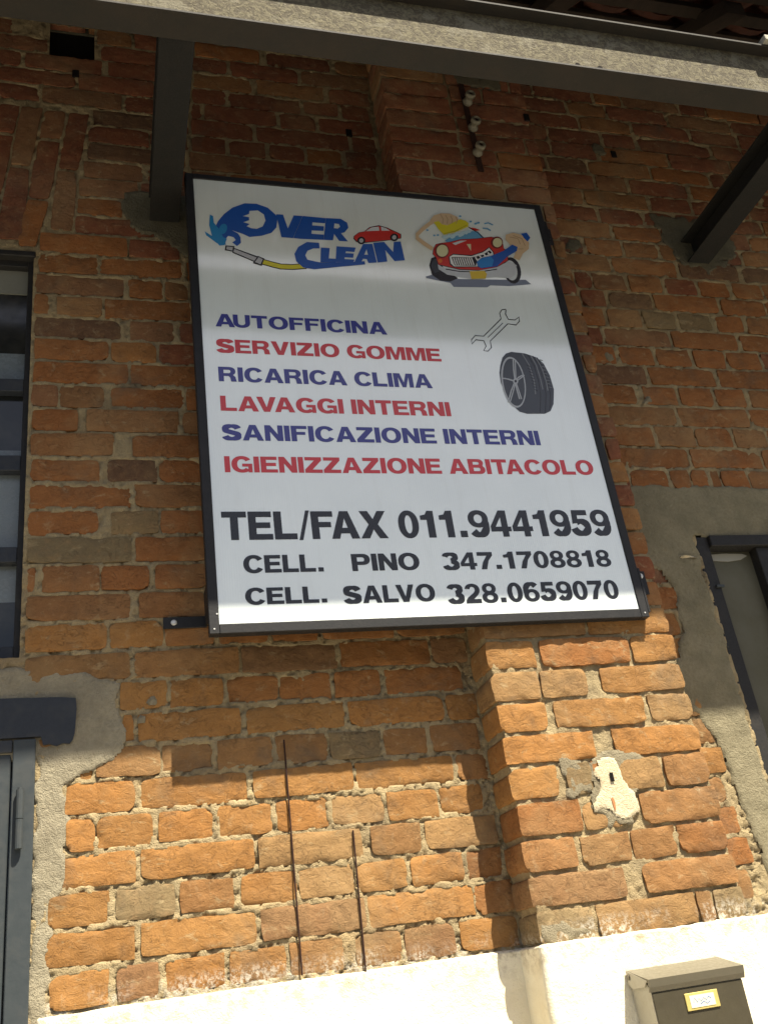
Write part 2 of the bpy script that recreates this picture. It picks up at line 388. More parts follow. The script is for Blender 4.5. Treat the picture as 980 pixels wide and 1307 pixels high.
ROWS_RIGHT={
 -12:(3.0058,2.9262,"1.925,2.184, 2.202,2.487,"),
 -11:(2.9262,2.8466,"1.785,1.998, 2.019,2.265, 2.287,2.498,"),
 -10:(2.8466,2.7671,"1.633,1.850, 1.867,1.997, 2.022,2.339, 2.361,2.490,"),
 -9:(2.7671,2.6875,"1.631,1.810, 1.830,2.121, 2.139,2.408,"),
 -8:(2.6875,2.6080,"1.597,1.750,d 1.766,2.019, 2.036,2.284, 2.302,2.363,"),
 -7:(2.6080,2.5284,"1.548,1.763, 1.779,1.899, 1.919,2.168, 2.189,2.355,"),
 -6:(2.5284,2.4488,"1.561,1.695, 1.711,1.967, 1.984,2.154,"),
 -5:(2.4488,2.3693,"1.544,1.733, 1.752,1.921, 1.938,2.062,"),
 -4:(2.3693,2.2897,"1.526,1.770, 1.789,1.978,r"),
 -3:(2.2897,2.2102,"1.508,1.637, 1.655,1.794, 1.810,1.942,b 1.958,2.014, 2.311,2.493,"),
 -2:(2.2102,2.1306,"1.520,1.726,b 1.741,1.997,o 2.016,2.256,d 2.287,2.463,d"),
 -1:(2.1306,2.0510,"1.577,1.632, 1.644,1.767, 1.786,1.912,o 1.931,2.054, 2.074,2.193,r 2.216,2.334,r"),
 0:(2.0510,1.9715,"1.579,1.669, 1.688,1.851,d 1.867,2.120,o 2.140,2.320,"),
 1:(1.9715,1.8919,"1.565,1.643,r 1.661,1.786,b 1.801,1.925,g 1.941,2.069,g 2.094,2.199,r 2.222,2.375,b"),
 2:(1.8919,1.8124,"1.569,1.614, 1.628,1.871,p 1.889,2.146,r 2.168,2.346,r"),
 3:(1.8124,1.7328,"1.553,1.643,o 1.664,1.789,o 1.805,1.933,o 1.952,2.071,o 2.087,2.215,o"),
 4:(1.7328,1.6532,"1.544,1.737,d 1.755,2.004,r 2.026,2.287,o"),
 5:(1.6532,1.5737,"1.544,1.674,r 1.712,1.830,r 1.848,1.969,o 1.988,2.099,r 2.121,2.258,b"),
 6:(1.5737,1.4941,"1.561,1.806,b 1.821,2.085,r 2.100,2.229,r"),
 7:(1.4941,1.4146,"1.557,1.696,o 1.713,1.853,b 1.862,1.990,r 2.008,2.128,b"),
 8:(1.4146,1.3350,"1.542,1.805,r 1.819,2.078,o"),
 9:(1.3350,1.2554,"1.578,1.704,o 1.721,1.783,o 1.795,1.852,o 1.870,1.896,o 1.908,1.999,o"),
}
ROWS_PILASTER={
 16:(0.8264,0.7484,"0.960,1.232,b 1.244,1.509,"),
 17:(0.7484,0.6665,"0.939,1.070,o 1.090,1.346,r 1.357,1.492,o"),
 18:(0.6665,0.5846,"0.936,1.066,t 1.072,1.199,t 1.245,1.487,o"),
 19:(0.5846,0.5027,"0.937,1.069,o 1.093,1.347,o 1.366,1.493,t"),
 20:(0.5027,0.4247,"0.936,1.182,o 1.241,1.492,o"),
 21:(0.4247,0.3389,"0.938,1.063,o 1.088,1.155,g 1.231,1.349,t 1.363,1.494,b"),
 22:(0.3389,0.2531,"0.945,1.104,r 1.112,1.208,t 1.273,1.489,b"),
 23:(0.2531,0.1751,"0.941,1.071,r 1.088,1.218,b 1.225,1.344,b 1.355,1.490,r"),
 24:(0.1751,0.0971,"0.937,1.182,p 1.235,1.486,b"),
 25:(0.0971,0.0191,"0.945,1.078,g 1.094,1.351,t 1.360,1.399,b 1.407,1.487,g"),
}
ARCH=[[(-0.11, 2.648), (-0.046, 2.647), (-0.077, 2.399), (-0.14, 2.398)], [(-0.141, 2.384), (-0.079, 2.382), (-0.094, 2.146), (-0.158, 2.145)], [(-0.183, 2.647), (-0.118, 2.647), (-0.132, 2.525), (-0.197, 2.522)], [(-0.199, 2.508), (-0.134, 2.507), (-0.161, 2.265), (-0.225, 2.264)], [(-0.225, 2.254), (-0.162, 2.252), (-0.196, 2.072), (-0.247, 2.072)], [(-0.253, 2.65), (-0.19, 2.649), (-0.219, 2.398), (-0.279, 2.396)], [(-0.28, 2.383), (-0.22, 2.381), (-0.235, 2.095), (-0.31, 2.094)], [(-0.321, 2.653), (-0.259, 2.653), (-0.272, 2.532), (-0.333, 2.53)], [(-0.334, 2.516), (-0.273, 2.515), (-0.299, 2.264), (-0.357, 2.264)], [(-0.358, 2.251), (-0.3, 2.249), (-0.317, 2.087), (-0.373, 2.087)], [(-0.389, 2.657), (-0.328, 2.656), (-0.353, 2.387), (-0.411, 2.385)], [(-0.412, 2.372), (-0.354, 2.37), (-0.38, 2.087), (-0.436, 2.087)]]
ART=[
('logo','blue',1,[[(0.3253,2.0874),(0.345,2.1182),(0.3721,2.1473),(0.4105,2.1694),(0.4481,2.1716),(0.4811,2.1593),(0.5017,2.135),(0.5088,2.1253),(0.5015,2.082),(0.4845,2.0587),(0.4538,2.0442),(0.4164,2.0356),(0.3965,2.0461),(0.3778,2.0526),(0.3652,2.057),(0.3827,2.0463),(0.3893,2.0322),(0.3894,2.0107),(0.377,1.9968),(0.3637,2.0092),(0.3747,2.0198),(0.3687,2.0304),(0.3531,2.0338),(0.3424,2.0175),(0.3442,1.9977),(0.3282,2.0083),(0.3187,2.034),(0.3151,2.0604)],[(0.4205,2.1146),(0.4017,2.1165),(0.4213,2.1272),(0.4237,2.14),(0.4496,2.1448),(0.4669,2.1302),(0.4702,2.1065),(0.4596,2.0815),(0.4405,2.07),(0.424,2.0711),(0.4107,2.0774),(0.4207,2.087),(0.4016,2.0926),(0.4203,2.1022)]]),
('logo','blue',1.25,[[(0.5051,2.1352),(0.5263,2.1364),(0.5367,2.0815),(0.5596,2.1363),(0.5874,2.137),(0.5493,2.044),(0.5136,2.0445)]]),
('logo','blue',1.5,[[(0.5882,2.1374),(0.6601,2.1359),(0.6561,2.1145),(0.616,2.1142),(0.6142,2.1018),(0.6512,2.1017),(0.6482,2.0827),(0.6104,2.0808),(0.6085,2.0675),(0.6476,2.0675),(0.6445,2.0467),(0.5703,2.0433),(0.5502,2.0446)]]),
('logo','blue',1.75,[[(0.6605,2.1362),(0.7086,2.1383),(0.7275,2.1246),(0.7291,2.1037),(0.7148,2.0838),(0.7027,2.0791),(0.7212,2.0475),(0.6933,2.0468),(0.6801,2.0739),(0.6737,2.0475),(0.6448,2.0469)],[(0.686,2.1175),(0.6996,2.116),(0.7031,2.1056),(0.6944,2.0969),(0.6823,2.0976)]]),
('logo','blue',2,[[(0.6287,2.0331),(0.5906,2.0326),(0.5619,2.0104),(0.5481,1.9822),(0.5507,1.9536),(0.5698,1.9312),(0.6034,1.9274),(0.6639,1.94),(0.7653,1.9601),(0.7649,1.9729),(0.7375,1.9685),(0.6278,1.9552),(0.6064,1.9588),(0.5858,1.9632),(0.5807,1.9797),(0.5894,1.9982),(0.6083,2.009),(0.6282,2.0108)]]),
('logo','blue',2.25,[[(0.6326,2.0148),(0.66,2.0152),(0.6526,1.974),(0.6767,1.9742),(0.6731,1.9604),(0.6248,1.9561)]]),
('logo','blue',2.5,[[(0.6824,2.0243),(0.7433,2.0248),(0.7364,2.0066),(0.7099,2.007),(0.7076,1.9996),(0.7338,2.0001),(0.73,1.9832),(0.7034,1.9827),(0.7016,1.9756),(0.7336,1.9764),(0.7291,1.9662),(0.6722,1.9612)]]),
('logo','blue',2.75,[[(0.7686,2.0419),(0.7986,2.0448),(0.8034,1.971),(0.7761,1.9665),(0.7726,1.9817),(0.7613,1.9822),(0.7546,1.9704),(0.7322,1.9678)],[(0.7773,2.0217),(0.779,1.9989),(0.7668,1.9988)]]),
('logo','blue',3,[[(0.8021,2.0498),(0.8381,2.0564),(0.8626,2.0173),(0.87,2.0593),(0.8932,2.0637),(0.8962,1.9878),(0.8616,1.9816),(0.8376,2.0239),(0.838,1.9779),(0.8062,1.9709)]]),
('splash','cyan',2,[[(0.3033,2.1125),(0.3122,2.1068),(0.3137,2.0805),(0.3286,2.0558),(0.3376,2.0268),(0.3486,2.0224),(0.3401,1.9966),(0.3252,1.9934),(0.3058,2.0237),(0.299,2.0696)]]),
('splash','cyan',1,[[(0.2844,2.0448),(0.3161,2.0201),(0.3292,2.0029),(0.3186,2.0019),(0.2885,2.0294)]]),
('splash','cyan',2,[[(0.3499,2.0556),(0.3479,2.0506),(0.3453,2.0462),(0.3423,2.0427),(0.3391,2.0404),(0.3359,2.0393),(0.333,2.0397),(0.3305,2.0414),(0.3287,2.0444),(0.3275,2.0484),(0.3272,2.0532),(0.3277,2.0584),(0.329,2.0637),(0.3311,2.0688),(0.3337,2.0732),(0.3367,2.0768),(0.3399,2.0791),(0.343,2.0802),(0.346,2.0798),(0.3485,2.0781),(0.3503,2.0751),(0.3515,2.071),(0.3518,2.0662),(0.3512,2.0609)]]),
('hose','ink',1,[[(0.4459,1.9325),(0.4705,1.9255),(0.4996,1.9186),(0.537,1.9199),(0.5803,1.9272),(0.5812,1.9494),(0.5387,1.942),(0.5038,1.9407),(0.4766,1.9472),(0.4523,1.9542)]]),
('hose','yellow',2,[[(0.4469,1.9357),(0.4714,1.9287),(0.5002,1.9218),(0.5373,1.9231),(0.579,1.9303),(0.5796,1.946),(0.5385,1.9388),(0.5032,1.9375),(0.4757,1.944),(0.4514,1.951)]]),
('hose','ink',3,[[(0.3429,1.9959),(0.3689,1.9957),(0.3654,1.9733),(0.3397,1.9773)]]),
('hose','grey',4,[[(0.3468,1.9917),(0.3644,1.9915),(0.3622,1.9776),(0.3441,1.9814)]]),
('hose','ink',1,[[(0.3671,1.989),(0.4397,1.9608),(0.4322,1.9364),(0.361,1.9701)]]),
('hose','grey',2,[[(0.3683,1.9845),(0.4351,1.9567),(0.4298,1.9416),(0.364,1.9732)]]),
('hose','ink',3,[[(0.4364,1.9642),(0.4551,1.9558),(0.445,1.9266),(0.4194,1.9353)]]),
('hose','grey',4,[[(0.4381,1.9588),(0.4498,1.9525),(0.4419,1.9327),(0.4254,1.9394)]]),
('red_car','ink',1,[[(0.7428,2.0716),(0.7602,2.0879),(0.7804,2.0949),(0.7983,2.1134),(0.8311,2.1247),(0.8577,2.1175),(0.876,2.1075),(0.8996,2.095),(0.897,2.077),(0.8624,2.0667),(0.7743,2.0465),(0.7476,2.0478),(0.7399,2.0606)]]),
('red_car','red',2,[[(0.7452,2.0724),(0.7619,2.0874),(0.7814,2.0938),(0.7986,2.1108),(0.8301,2.1212),(0.8558,2.1149),(0.8736,2.1058),(0.8965,2.0946),(0.8941,2.0782),(0.8609,2.0687),(0.7759,2.0498),(0.75,2.0508),(0.7426,2.0624)]]),
('red_car','pale',3,[[(0.7843,2.0953),(0.8036,2.112),(0.8287,2.1185),(0.8296,2.1018)]]),
('red_car','pale',3,[[(0.8366,2.1194),(0.8532,2.1141),(0.8639,2.1053),(0.8359,2.1024)]]),
('red_car','ink',3,[[(0.7779,2.0566),(0.7769,2.0524),(0.7751,2.0485),(0.7726,2.0451),(0.7695,2.0423),(0.7662,2.0405),(0.7627,2.0396),(0.7593,2.0398),(0.7563,2.0411),(0.7539,2.0433),(0.7522,2.0463),(0.7513,2.05),(0.7514,2.054),(0.7523,2.0581),(0.7541,2.062),(0.7566,2.0655),(0.7597,2.0682),(0.7631,2.0701),(0.7666,2.071),(0.7699,2.0708),(0.7729,2.0695),(0.7754,2.0673),(0.7771,2.0642),(0.7779,2.0606)]]),
('red_car','grey',4,[[(0.7716,2.0559),(0.7711,2.0536),(0.7701,2.0514),(0.7688,2.0495),(0.7672,2.048),(0.7654,2.0469),(0.7635,2.0465),(0.7617,2.0466),(0.7602,2.0473),(0.7589,2.0486),(0.758,2.0503),(0.7576,2.0523),(0.7576,2.0546),(0.7581,2.0569),(0.7591,2.0591),(0.7604,2.061),(0.7621,2.0626),(0.7639,2.0636),(0.7657,2.0641),(0.7675,2.064),(0.7691,2.0633),(0.7703,2.062),(0.7712,2.0603),(0.7717,2.0582)]]),
('red_car','ink',3,[[(0.8879,2.08),(0.8869,2.0758),(0.885,2.0718),(0.8823,2.0683),(0.8792,2.0655),(0.8757,2.0636),(0.8721,2.0627),(0.8687,2.0629),(0.8656,2.0642),(0.8632,2.0665),(0.8615,2.0696),(0.8607,2.0733),(0.8608,2.0773),(0.8618,2.0815),(0.8637,2.0855),(0.8663,2.089),(0.8695,2.0918),(0.873,2.0938),(0.8766,2.0947),(0.88,2.0945),(0.8831,2.0932),(0.8855,2.0909),(0.8872,2.0878),(0.888,2.0841)]]),
('red_car','grey',4,[[(0.8815,2.0794),(0.8809,2.077),(0.8799,2.0748),(0.8785,2.0728),(0.8768,2.0713),(0.875,2.0702),(0.8731,2.0697),(0.8712,2.0698),(0.8696,2.0706),(0.8684,2.0718),(0.8675,2.0736),(0.8671,2.0757),(0.8671,2.078),(0.8677,2.0803),(0.8687,2.0825),(0.8701,2.0845),(0.8718,2.0861),(0.8737,2.0872),(0.8756,2.0877),(0.8774,2.0875),(0.879,2.0868),(0.8803,2.0855),(0.8812,2.0838),(0.8816,2.0817)]]),
('car_wash_drawing','shade',1,[[(0.9549,1.9284),(0.9745,1.9364),(1.0522,1.9268),(1.2161,1.9368),(1.2949,1.9431),(1.3108,1.9261),(1.2332,1.9123),(1.1673,1.9104),(1.1547,1.9011),(1.0413,1.8943),(1.0333,1.9094),(0.9566,1.9223)]]),
('car_wash_drawing','ink',2,[[(1.0057,2.0149),(0.9854,2.0046),(0.9743,1.9747),(0.9772,1.9366),(1.0002,1.9163),(1.0342,1.9146),(1.0625,1.9308),(1.0302,1.9538),(1.0157,1.9782)]]),
('car_wash_drawing','tyre',3,[[(1.0011,2.0028),(0.9882,1.9952),(0.9802,1.972),(0.9862,1.9437),(1.0033,1.9515),(1.0081,1.9808)]]),
('car_wash_drawing','ink',2,[[(1.2863,1.989),(1.2853,1.9748),(1.2822,1.9608),(1.2772,1.948),(1.2707,1.9372),(1.2632,1.9293),(1.2552,1.9247),(1.2471,1.9237),(1.2395,1.9263),(1.233,1.9324),(1.228,1.9416),(1.2247,1.9532),(1.2235,1.9666),(1.2244,1.9808),(1.2274,1.9948),(1.2323,2.0077),(1.2387,2.0187),(1.2462,2.0268),(1.2544,2.0317),(1.2626,2.0328),(1.2703,2.0302),(1.2769,2.0239),(1.282,2.0145),(1.2852,2.0026)]]),
('car_wash_drawing','pale',3,[[(1.273,1.9854),(1.2723,1.9745),(1.2701,1.9639),(1.2666,1.9543),(1.2621,1.9462),(1.2568,1.9403),(1.2511,1.9369),(1.2454,1.9363),(1.2401,1.9385),(1.2355,1.9433),(1.232,1.9504),(1.2297,1.9594),(1.2288,1.9696),(1.2294,1.9804),(1.2315,1.991),(1.235,2.0007),(1.2395,2.0089),(1.2448,2.0149),(1.2505,2.0184),(1.2563,2.0191),(1.2617,2.0169),(1.2663,2.012),(1.2699,2.0048),(1.2722,1.9957)]]),
('car_wash_drawing','sky',3,[[(1.0437,2.0823),(1.0844,2.1131),(1.1317,2.1313),(1.1653,2.1327),(1.1874,2.1023),(1.153,2.0962),(1.0963,2.0874),(1.0503,2.073)]]),
('car_wash_drawing','ink',4,[[(1.1338,2.1471),(1.1633,2.1264),(1.1799,2.1031),(1.1824,2.1057),(1.1655,2.1293),(1.1358,2.1503)]]),
('car_wash_drawing','ink',4,[[(0.998,2.0418),(1.0096,2.0633),(1.0299,2.0706),(1.0613,2.0785),(1.0968,2.0922),(1.1542,2.1013),(1.2072,2.1135),(1.2352,2.1113),(1.2455,2.0857),(1.2437,2.0682),(1.256,2.059),(1.2493,2.0171),(1.205,1.9861),(1.1461,1.9676),(1.0745,1.9649),(1.0039,1.9788),(1.0007,2.0085),(0.9919,2.0211)]]),
('car_wash_drawing','red',5,[[(0.9994,2.0418),(1.0108,2.0626),(1.0308,2.0698),(1.0619,2.0774),(1.0969,2.0908),(1.1536,2.0997),(1.206,2.1116),(1.2336,2.1095),(1.2439,2.0847),(1.2422,2.0677),(1.2544,2.0588),(1.2479,2.0181),(1.2042,1.9879),(1.146,1.9699),(1.0753,1.9672),(1.0054,1.9806),(1.0022,2.0094),(0.9935,2.0216)]]),
('car_wash_drawing','pale',6,[[(1.0665,2.0725),(1.0961,2.086),(1.1198,2.0897),(1.0763,2.0661)]]),
('car_wash_drawing','cream',6,[[(1.1159,2.0739),(1.131,2.0753),(1.1261,2.0456)]]),
('car_wash_drawing','darkred',6,[[(1.0507,2.0399),(1.0485,2.0319),(1.0448,2.0243),(1.0398,2.0176),(1.0339,2.0123),(1.0275,2.0088),(1.021,2.0072),(1.0149,2.0076),(1.0095,2.0101),(1.0052,2.0145),(1.0024,2.0205),(1.0011,2.0276),(1.0016,2.0354),(1.0037,2.0434),(1.0073,2.051),(1.0123,2.0578),(1.0182,2.0632),(1.0246,2.0668),(1.0312,2.0685),(1.0374,2.068),(1.0428,2.0655),(1.0471,2.0611),(1.05,2.055),(1.0512,2.0478)]]),
('car_wash_drawing','cream',7,[[(1.0474,2.0396),(1.0456,2.0332),(1.0427,2.0271),(1.0387,2.0217),(1.034,2.0174),(1.0288,2.0145),(1.0236,2.0133),(1.0187,2.0136),(1.0144,2.0157),(1.011,2.0192),(1.0087,2.024),(1.0077,2.0297),(1.0081,2.036),(1.0098,2.0424),(1.0127,2.0486),(1.0167,2.054),(1.0214,2.0583),(1.0266,2.0612),(1.0318,2.0626),(1.0368,2.0622),(1.0411,2.0602),(1.0446,2.0566),(1.0468,2.0518),(1.0478,2.046)]]),
('car_wash_drawing','darkred',6,[[(1.246,2.0924),(1.2439,2.0855),(1.2405,2.079),(1.2359,2.0733),(1.2306,2.0687),(1.2249,2.0656),(1.2191,2.0642),(1.2137,2.0646),(1.209,2.0667),(1.2054,2.0704),(1.203,2.0755),(1.202,2.0815),(1.2026,2.0882),(1.2046,2.0951),(1.208,2.1016),(1.2125,2.1074),(1.2178,2.112),(1.2236,2.1151),(1.2294,2.1166),(1.2348,2.1163),(1.2396,2.1141),(1.2433,2.1104),(1.2457,2.1053),(1.2466,2.0991)]]),
('car_wash_drawing','cream',7,[[(1.2425,2.0921),(1.241,2.0868),(1.2383,2.0819),(1.2349,2.0775),(1.2308,2.074),(1.2265,2.0716),(1.2221,2.0705),(1.2179,2.0708),(1.2143,2.0724),(1.2115,2.0753),(1.2097,2.0791),(1.209,2.0838),(1.2094,2.0889),(1.211,2.0941),(1.2136,2.0991),(1.217,2.1035),(1.2211,2.107),(1.2254,2.1094),(1.2299,2.1105),(1.234,2.1103),(1.2377,2.1086),(1.2405,2.1058),(1.2423,2.1019),(1.243,2.0972)]]),
('car_wash_drawing','orange',6,[[(1.0202,1.9961),(1.0196,1.9938),(1.0186,1.9917),(1.0172,1.9898),(1.0155,1.9884),(1.0137,1.9874),(1.0118,1.9869),(1.01,1.987),(1.0085,1.9878),(1.0072,1.989),(1.0064,1.9906),(1.0061,1.9926),(1.0062,1.9948),(1.0068,1.9971),(1.0078,1.9992),(1.0092,2.0011),(1.0109,2.0025),(1.0127,2.0035),(1.0146,2.004),(1.0164,2.0039),(1.0179,2.0032),(1.0192,2.0019),(1.02,2.0003),(1.0204,1.9983)]]),
('car_wash_drawing','ink',6,[[(1.0447,2.0145),(1.0618,2.0291),(1.124,2.0282),(1.166,2.0473),(1.1934,2.0692),(1.2043,2.0508),(1.2056,2.029),(1.1442,2.0011),(1.1405,1.9812),(1.0547,1.9725),(1.0439,1.9845)]]),
('car_wash_drawing','white',7,[[(1.048,2.0148),(1.0627,2.0253),(1.1233,2.0242),(1.1665,2.044),(1.1919,2.0644),(1.2012,2.0492),(1.2022,2.0313),(1.1414,2.0035),(1.1377,1.9835),(1.0565,1.9766),(1.0471,1.9874)]]),
('car_wash_drawing','ink',8,[[(1.0543,2.0141),(1.1211,2.0181),(1.1633,2.0331),(1.1922,2.0544),(1.1975,2.0442),(1.1433,2.0141),(1.1315,1.9856),(1.0594,1.9807)]]),
('car_wash_drawing','white',9,[[(1.0585,2.0111),(1.062,1.9815),(1.0659,1.9833),(1.0624,2.0129)]]),
('car_wash_drawing','white',9,[[(1.0661,2.0116),(1.0696,1.9821),(1.0735,1.984),(1.07,2.0134)]]),
('car_wash_drawing','white',9,[[(1.0738,2.012),(1.0773,1.9828),(1.0812,1.9846),(1.0777,2.0139)]]),
('car_wash_drawing','white',9,[[(1.0814,2.0125),(1.0849,1.9834),(1.0888,1.9853),(1.0853,2.0144)]]),
('car_wash_drawing','white',9,[[(1.0891,2.013),(1.0926,1.9841),(1.0965,1.986),(1.093,2.0149)]]),
('car_wash_drawing','white',9,[[(1.0968,2.0135),(1.1003,1.9848),(1.1042,1.9866),(1.1007,2.0154)]]),
('car_wash_drawing','white',9,[[(1.1044,2.014),(1.108,1.9854),(1.1119,1.9873),(1.1084,2.0159)]]),
('car_wash_drawing','white',9,[[(1.1121,2.0145),(1.1157,1.9861),(1.1196,1.988),(1.1161,2.0164)]]),
('car_wash_drawing','white',9,[[(1.1198,2.0149),(1.1234,1.9867),(1.1273,1.9886),(1.1238,2.0169)]]),
('car_wash_drawing','white',9,[[(1.1337,2.0209),(1.1394,2.0044),(1.1443,2.0079),(1.1386,2.0245)]]),
('car_wash_drawing','white',9,[[(1.1494,2.0282),(1.1554,2.0135),(1.1602,2.0173),(1.1541,2.032)]]),
('car_wash_drawing','white',9,[[(1.1651,2.0354),(1.1715,2.0227),(1.1762,2.0269),(1.1698,2.0395)]]),
('car_wash_drawing','white',9,[[(1.181,2.0426),(1.1878,2.0319),(1.1922,2.0364),(1.1854,2.0471)]]),
('car_wash_drawing','chrome',6,[[(1.0027,1.9803),(1.0219,1.9678),(1.1115,1.9593),(1.2038,1.9859),(1.2495,2.0149),(1.2745,2.0006),(1.2623,1.9601),(1.2396,1.9439),(1.1962,1.9468),(1.1064,1.9312),(1.028,1.9408),(1.0022,1.961)]]),
('car_wash_drawing','ink',7,[[(1.0259,1.9611),(1.0731,1.9554),(1.1443,1.9601),(1.2022,1.976),(1.2024,1.9799),(1.1448,1.964),(1.074,1.9593),(1.027,1.965)]]),
('car_wash_drawing','gold',8,[[(1.1054,1.9613),(1.1575,1.967),(1.1634,1.9552),(1.1559,1.9358),(1.1062,1.9299)]]),
('car_wash_drawing','skin',10,[[(1.0003,2.0484),(0.973,2.0707),(0.9568,2.087),(0.9582,2.0945),(0.978,2.1164),(1.0057,2.1422),(1.0268,2.1576),(1.0225,2.1713),(1.0004,2.155),(0.9713,2.1279),(0.9482,2.1015),(0.9447,2.0767),(0.9634,2.0569),(0.991,2.0344)]]),
('car_wash_drawing','skin',10,[[(1.0053,2.1624),(1.0225,2.1847),(1.0492,2.1972),(1.0799,2.1991),(1.1029,2.1878),(1.1087,2.1733),(1.0915,2.1544),(1.0551,2.1337),(1.0263,2.1409)]]),
('car_wash_drawing','tan',12,[[(1.0446,2.1918),(1.0508,2.1737),(1.0461,2.1518),(1.0483,2.1519),(1.0531,2.1746),(1.0468,2.1935)]]),
('car_wash_drawing','tan',12,[[(1.062,2.1903),(1.0672,2.1728),(1.0617,2.1536),(1.0639,2.1534),(1.0694,2.1735),(1.0642,2.1919)]]),
('car_wash_drawing','tan',12,[[(1.0793,2.1888),(1.0835,2.1718),(1.0774,2.1553),(1.0795,2.1549),(1.0858,2.1725),(1.0816,2.1903)]]),
('car_wash_drawing','tan',12,[[(1.0968,2.1873),(1.0999,2.1709),(1.0932,2.1572),(1.0951,2.1563),(1.1022,2.1714),(1.099,2.1887)]]),
('car_wash_drawing','yellow',11,[[(1.0178,2.1556),(1.0358,2.1622),(1.0441,2.1495),(1.0627,2.1467),(1.1123,2.1785),(1.1293,2.1741),(1.1387,2.1641),(1.1348,2.1487),(1.0856,2.1199),(1.0437,2.105),(1.028,2.1283)]]),
('car_wash_drawing','darkyellow',12,[[(1.0444,2.1068),(1.0866,2.1232),(1.1319,2.1537),(1.1311,2.1566),(1.0862,2.1263),(1.0442,2.11)]]),
('car_wash_drawing','foam',12,[[(1.047,2.096),(1.0456,2.0926),(1.0429,2.09),(1.0396,2.0888),(1.0366,2.0894),(1.0347,2.0916),(1.0344,2.0948),(1.0358,2.0982),(1.0385,2.1009),(1.0418,2.1021),(1.0448,2.1015),(1.0467,2.0993)]]),
('car_wash_drawing','foam',12,[[(1.0541,2.0952),(1.0523,2.0906),(1.0488,2.0871),(1.0446,2.0856),(1.0409,2.0863),(1.0385,2.0893),(1.0381,2.0936),(1.0399,2.0981),(1.0434,2.1016),(1.0476,2.1032),(1.0514,2.1024),(1.0538,2.0995)]]),
('car_wash_drawing','foam',12,[[(1.0641,2.1003),(1.0626,2.0967),(1.0597,2.0939),(1.0561,2.0926),(1.0529,2.0932),(1.0509,2.0955),(1.0506,2.099),(1.0521,2.1026),(1.055,2.1054),(1.0585,2.1067),(1.0618,2.1061),(1.0638,2.1038)]]),
('car_wash_drawing','foam',12,[[(1.067,2.104),(1.0654,2.0993),(1.0628,2.0957),(1.0597,2.0942),(1.0571,2.0951),(1.0556,2.0983),(1.0556,2.1029),(1.0571,2.1076),(1.0598,2.1112),(1.0629,2.1127),(1.0655,2.1118),(1.067,2.1086)]]),
('car_wash_drawing','foam',12,[[(1.0781,2.0987),(1.0765,2.0952),(1.0733,2.0924),(1.0693,2.0911),(1.0656,2.0917),(1.0633,2.0939),(1.0628,2.0972),(1.0644,2.1006),(1.0676,2.1034),(1.0716,2.1047),(1.0753,2.1042),(1.0777,2.102)]]),
('car_wash_drawing','foam',12,[[(1.0824,2.1033),(1.0806,2.0986),(1.0773,2.0951),(1.0734,2.0935),(1.0699,2.0943),(1.0678,2.0974),(1.0675,2.1018),(1.0693,2.1064),(1.0726,2.11),(1.0765,2.1116),(1.08,2.1108),(1.0822,2.1077)]]),
('car_wash_drawing','foam',12,[[(1.0934,2.1129),(1.0917,2.1086),(1.0886,2.1052),(1.0849,2.1037),(1.0815,2.1045),(1.0795,2.1074),(1.0793,2.1115),(1.081,2.1158),(1.0841,2.1192),(1.0878,2.1207),(1.0911,2.1199),(1.0932,2.1171)]]),
('car_wash_drawing','foam',12,[[(1.0977,2.1143),(1.0963,2.1109),(1.0934,2.1083),(1.09,2.1071),(1.0868,2.1077),(1.0848,2.1098),(1.0845,2.1129),(1.0859,2.1163),(1.0888,2.1189),(1.0922,2.1201),(1.0954,2.1195),(1.0974,2.1174)]]),
('car_wash_drawing','foam',12,[[(1.1059,2.1088),(1.1044,2.1051),(1.1014,2.1022),(1.0978,2.1009),(1.0945,2.1015),(1.0925,2.1039),(1.0922,2.1074),(1.0938,2.1111),(1.0967,2.114),(1.1003,2.1153),(1.1036,2.1146),(1.1057,2.1123)]]),
('car_wash_drawing','foam',12,[[(1.1146,2.1152),(1.1128,2.1105),(1.1092,2.1069),(1.105,2.1053),(1.1013,2.1061),(1.0989,2.1092),(1.0986,2.1136),(1.1005,2.1183),(1.104,2.1219),(1.1082,2.1235),(1.112,2.1227),(1.1144,2.1196)]]),
('car_wash_drawing','foam',12,[[(1.1189,2.1196),(1.1173,2.1156),(1.1142,2.1126),(1.1105,2.1112),(1.1071,2.1119),(1.105,2.1144),(1.1048,2.1182),(1.1064,2.1221),(1.1095,2.1252),(1.1132,2.1266),(1.1165,2.1259),(1.1186,2.1233)]]),
('car_wash_drawing','foam',12,[[(1.125,2.1235),(1.1234,2.1203),(1.1201,2.1177),(1.1161,2.1164),(1.1124,2.1169),(1.1099,2.1189),(1.1094,2.122),(1.111,2.1253),(1.1143,2.1279),(1.1183,2.1291),(1.1221,2.1287),(1.1245,2.1266)]]),
('car_wash_drawing','foam',12,[[(1.129,2.1221),(1.1275,2.118),(1.1247,2.1148),(1.1215,2.1134),(1.1187,2.1142),(1.1171,2.1169),(1.117,2.1209),(1.1185,2.125),(1.1212,2.1281),(1.1244,2.1295),(1.1272,2.1287),(1.1289,2.126)]]),
('car_wash_drawing','foam',12,[[(1.1416,2.1288),(1.1398,2.1253),(1.1363,2.1224),(1.1319,2.1211),(1.1278,2.1216),(1.1252,2.1238),(1.1247,2.1271),(1.1264,2.1307),(1.13,2.1335),(1.1344,2.1349),(1.1384,2.1344),(1.1411,2.1322)]]),
('car_wash_drawing','sky',10,[[(0.9947,2.1195),(0.9934,2.117),(0.991,2.1153),(0.9883,2.115),(0.9864,2.1163),(0.9859,2.1186),(0.9871,2.1211),(0.9895,2.1228),(0.9922,2.1231),(0.9942,2.1218)]]),
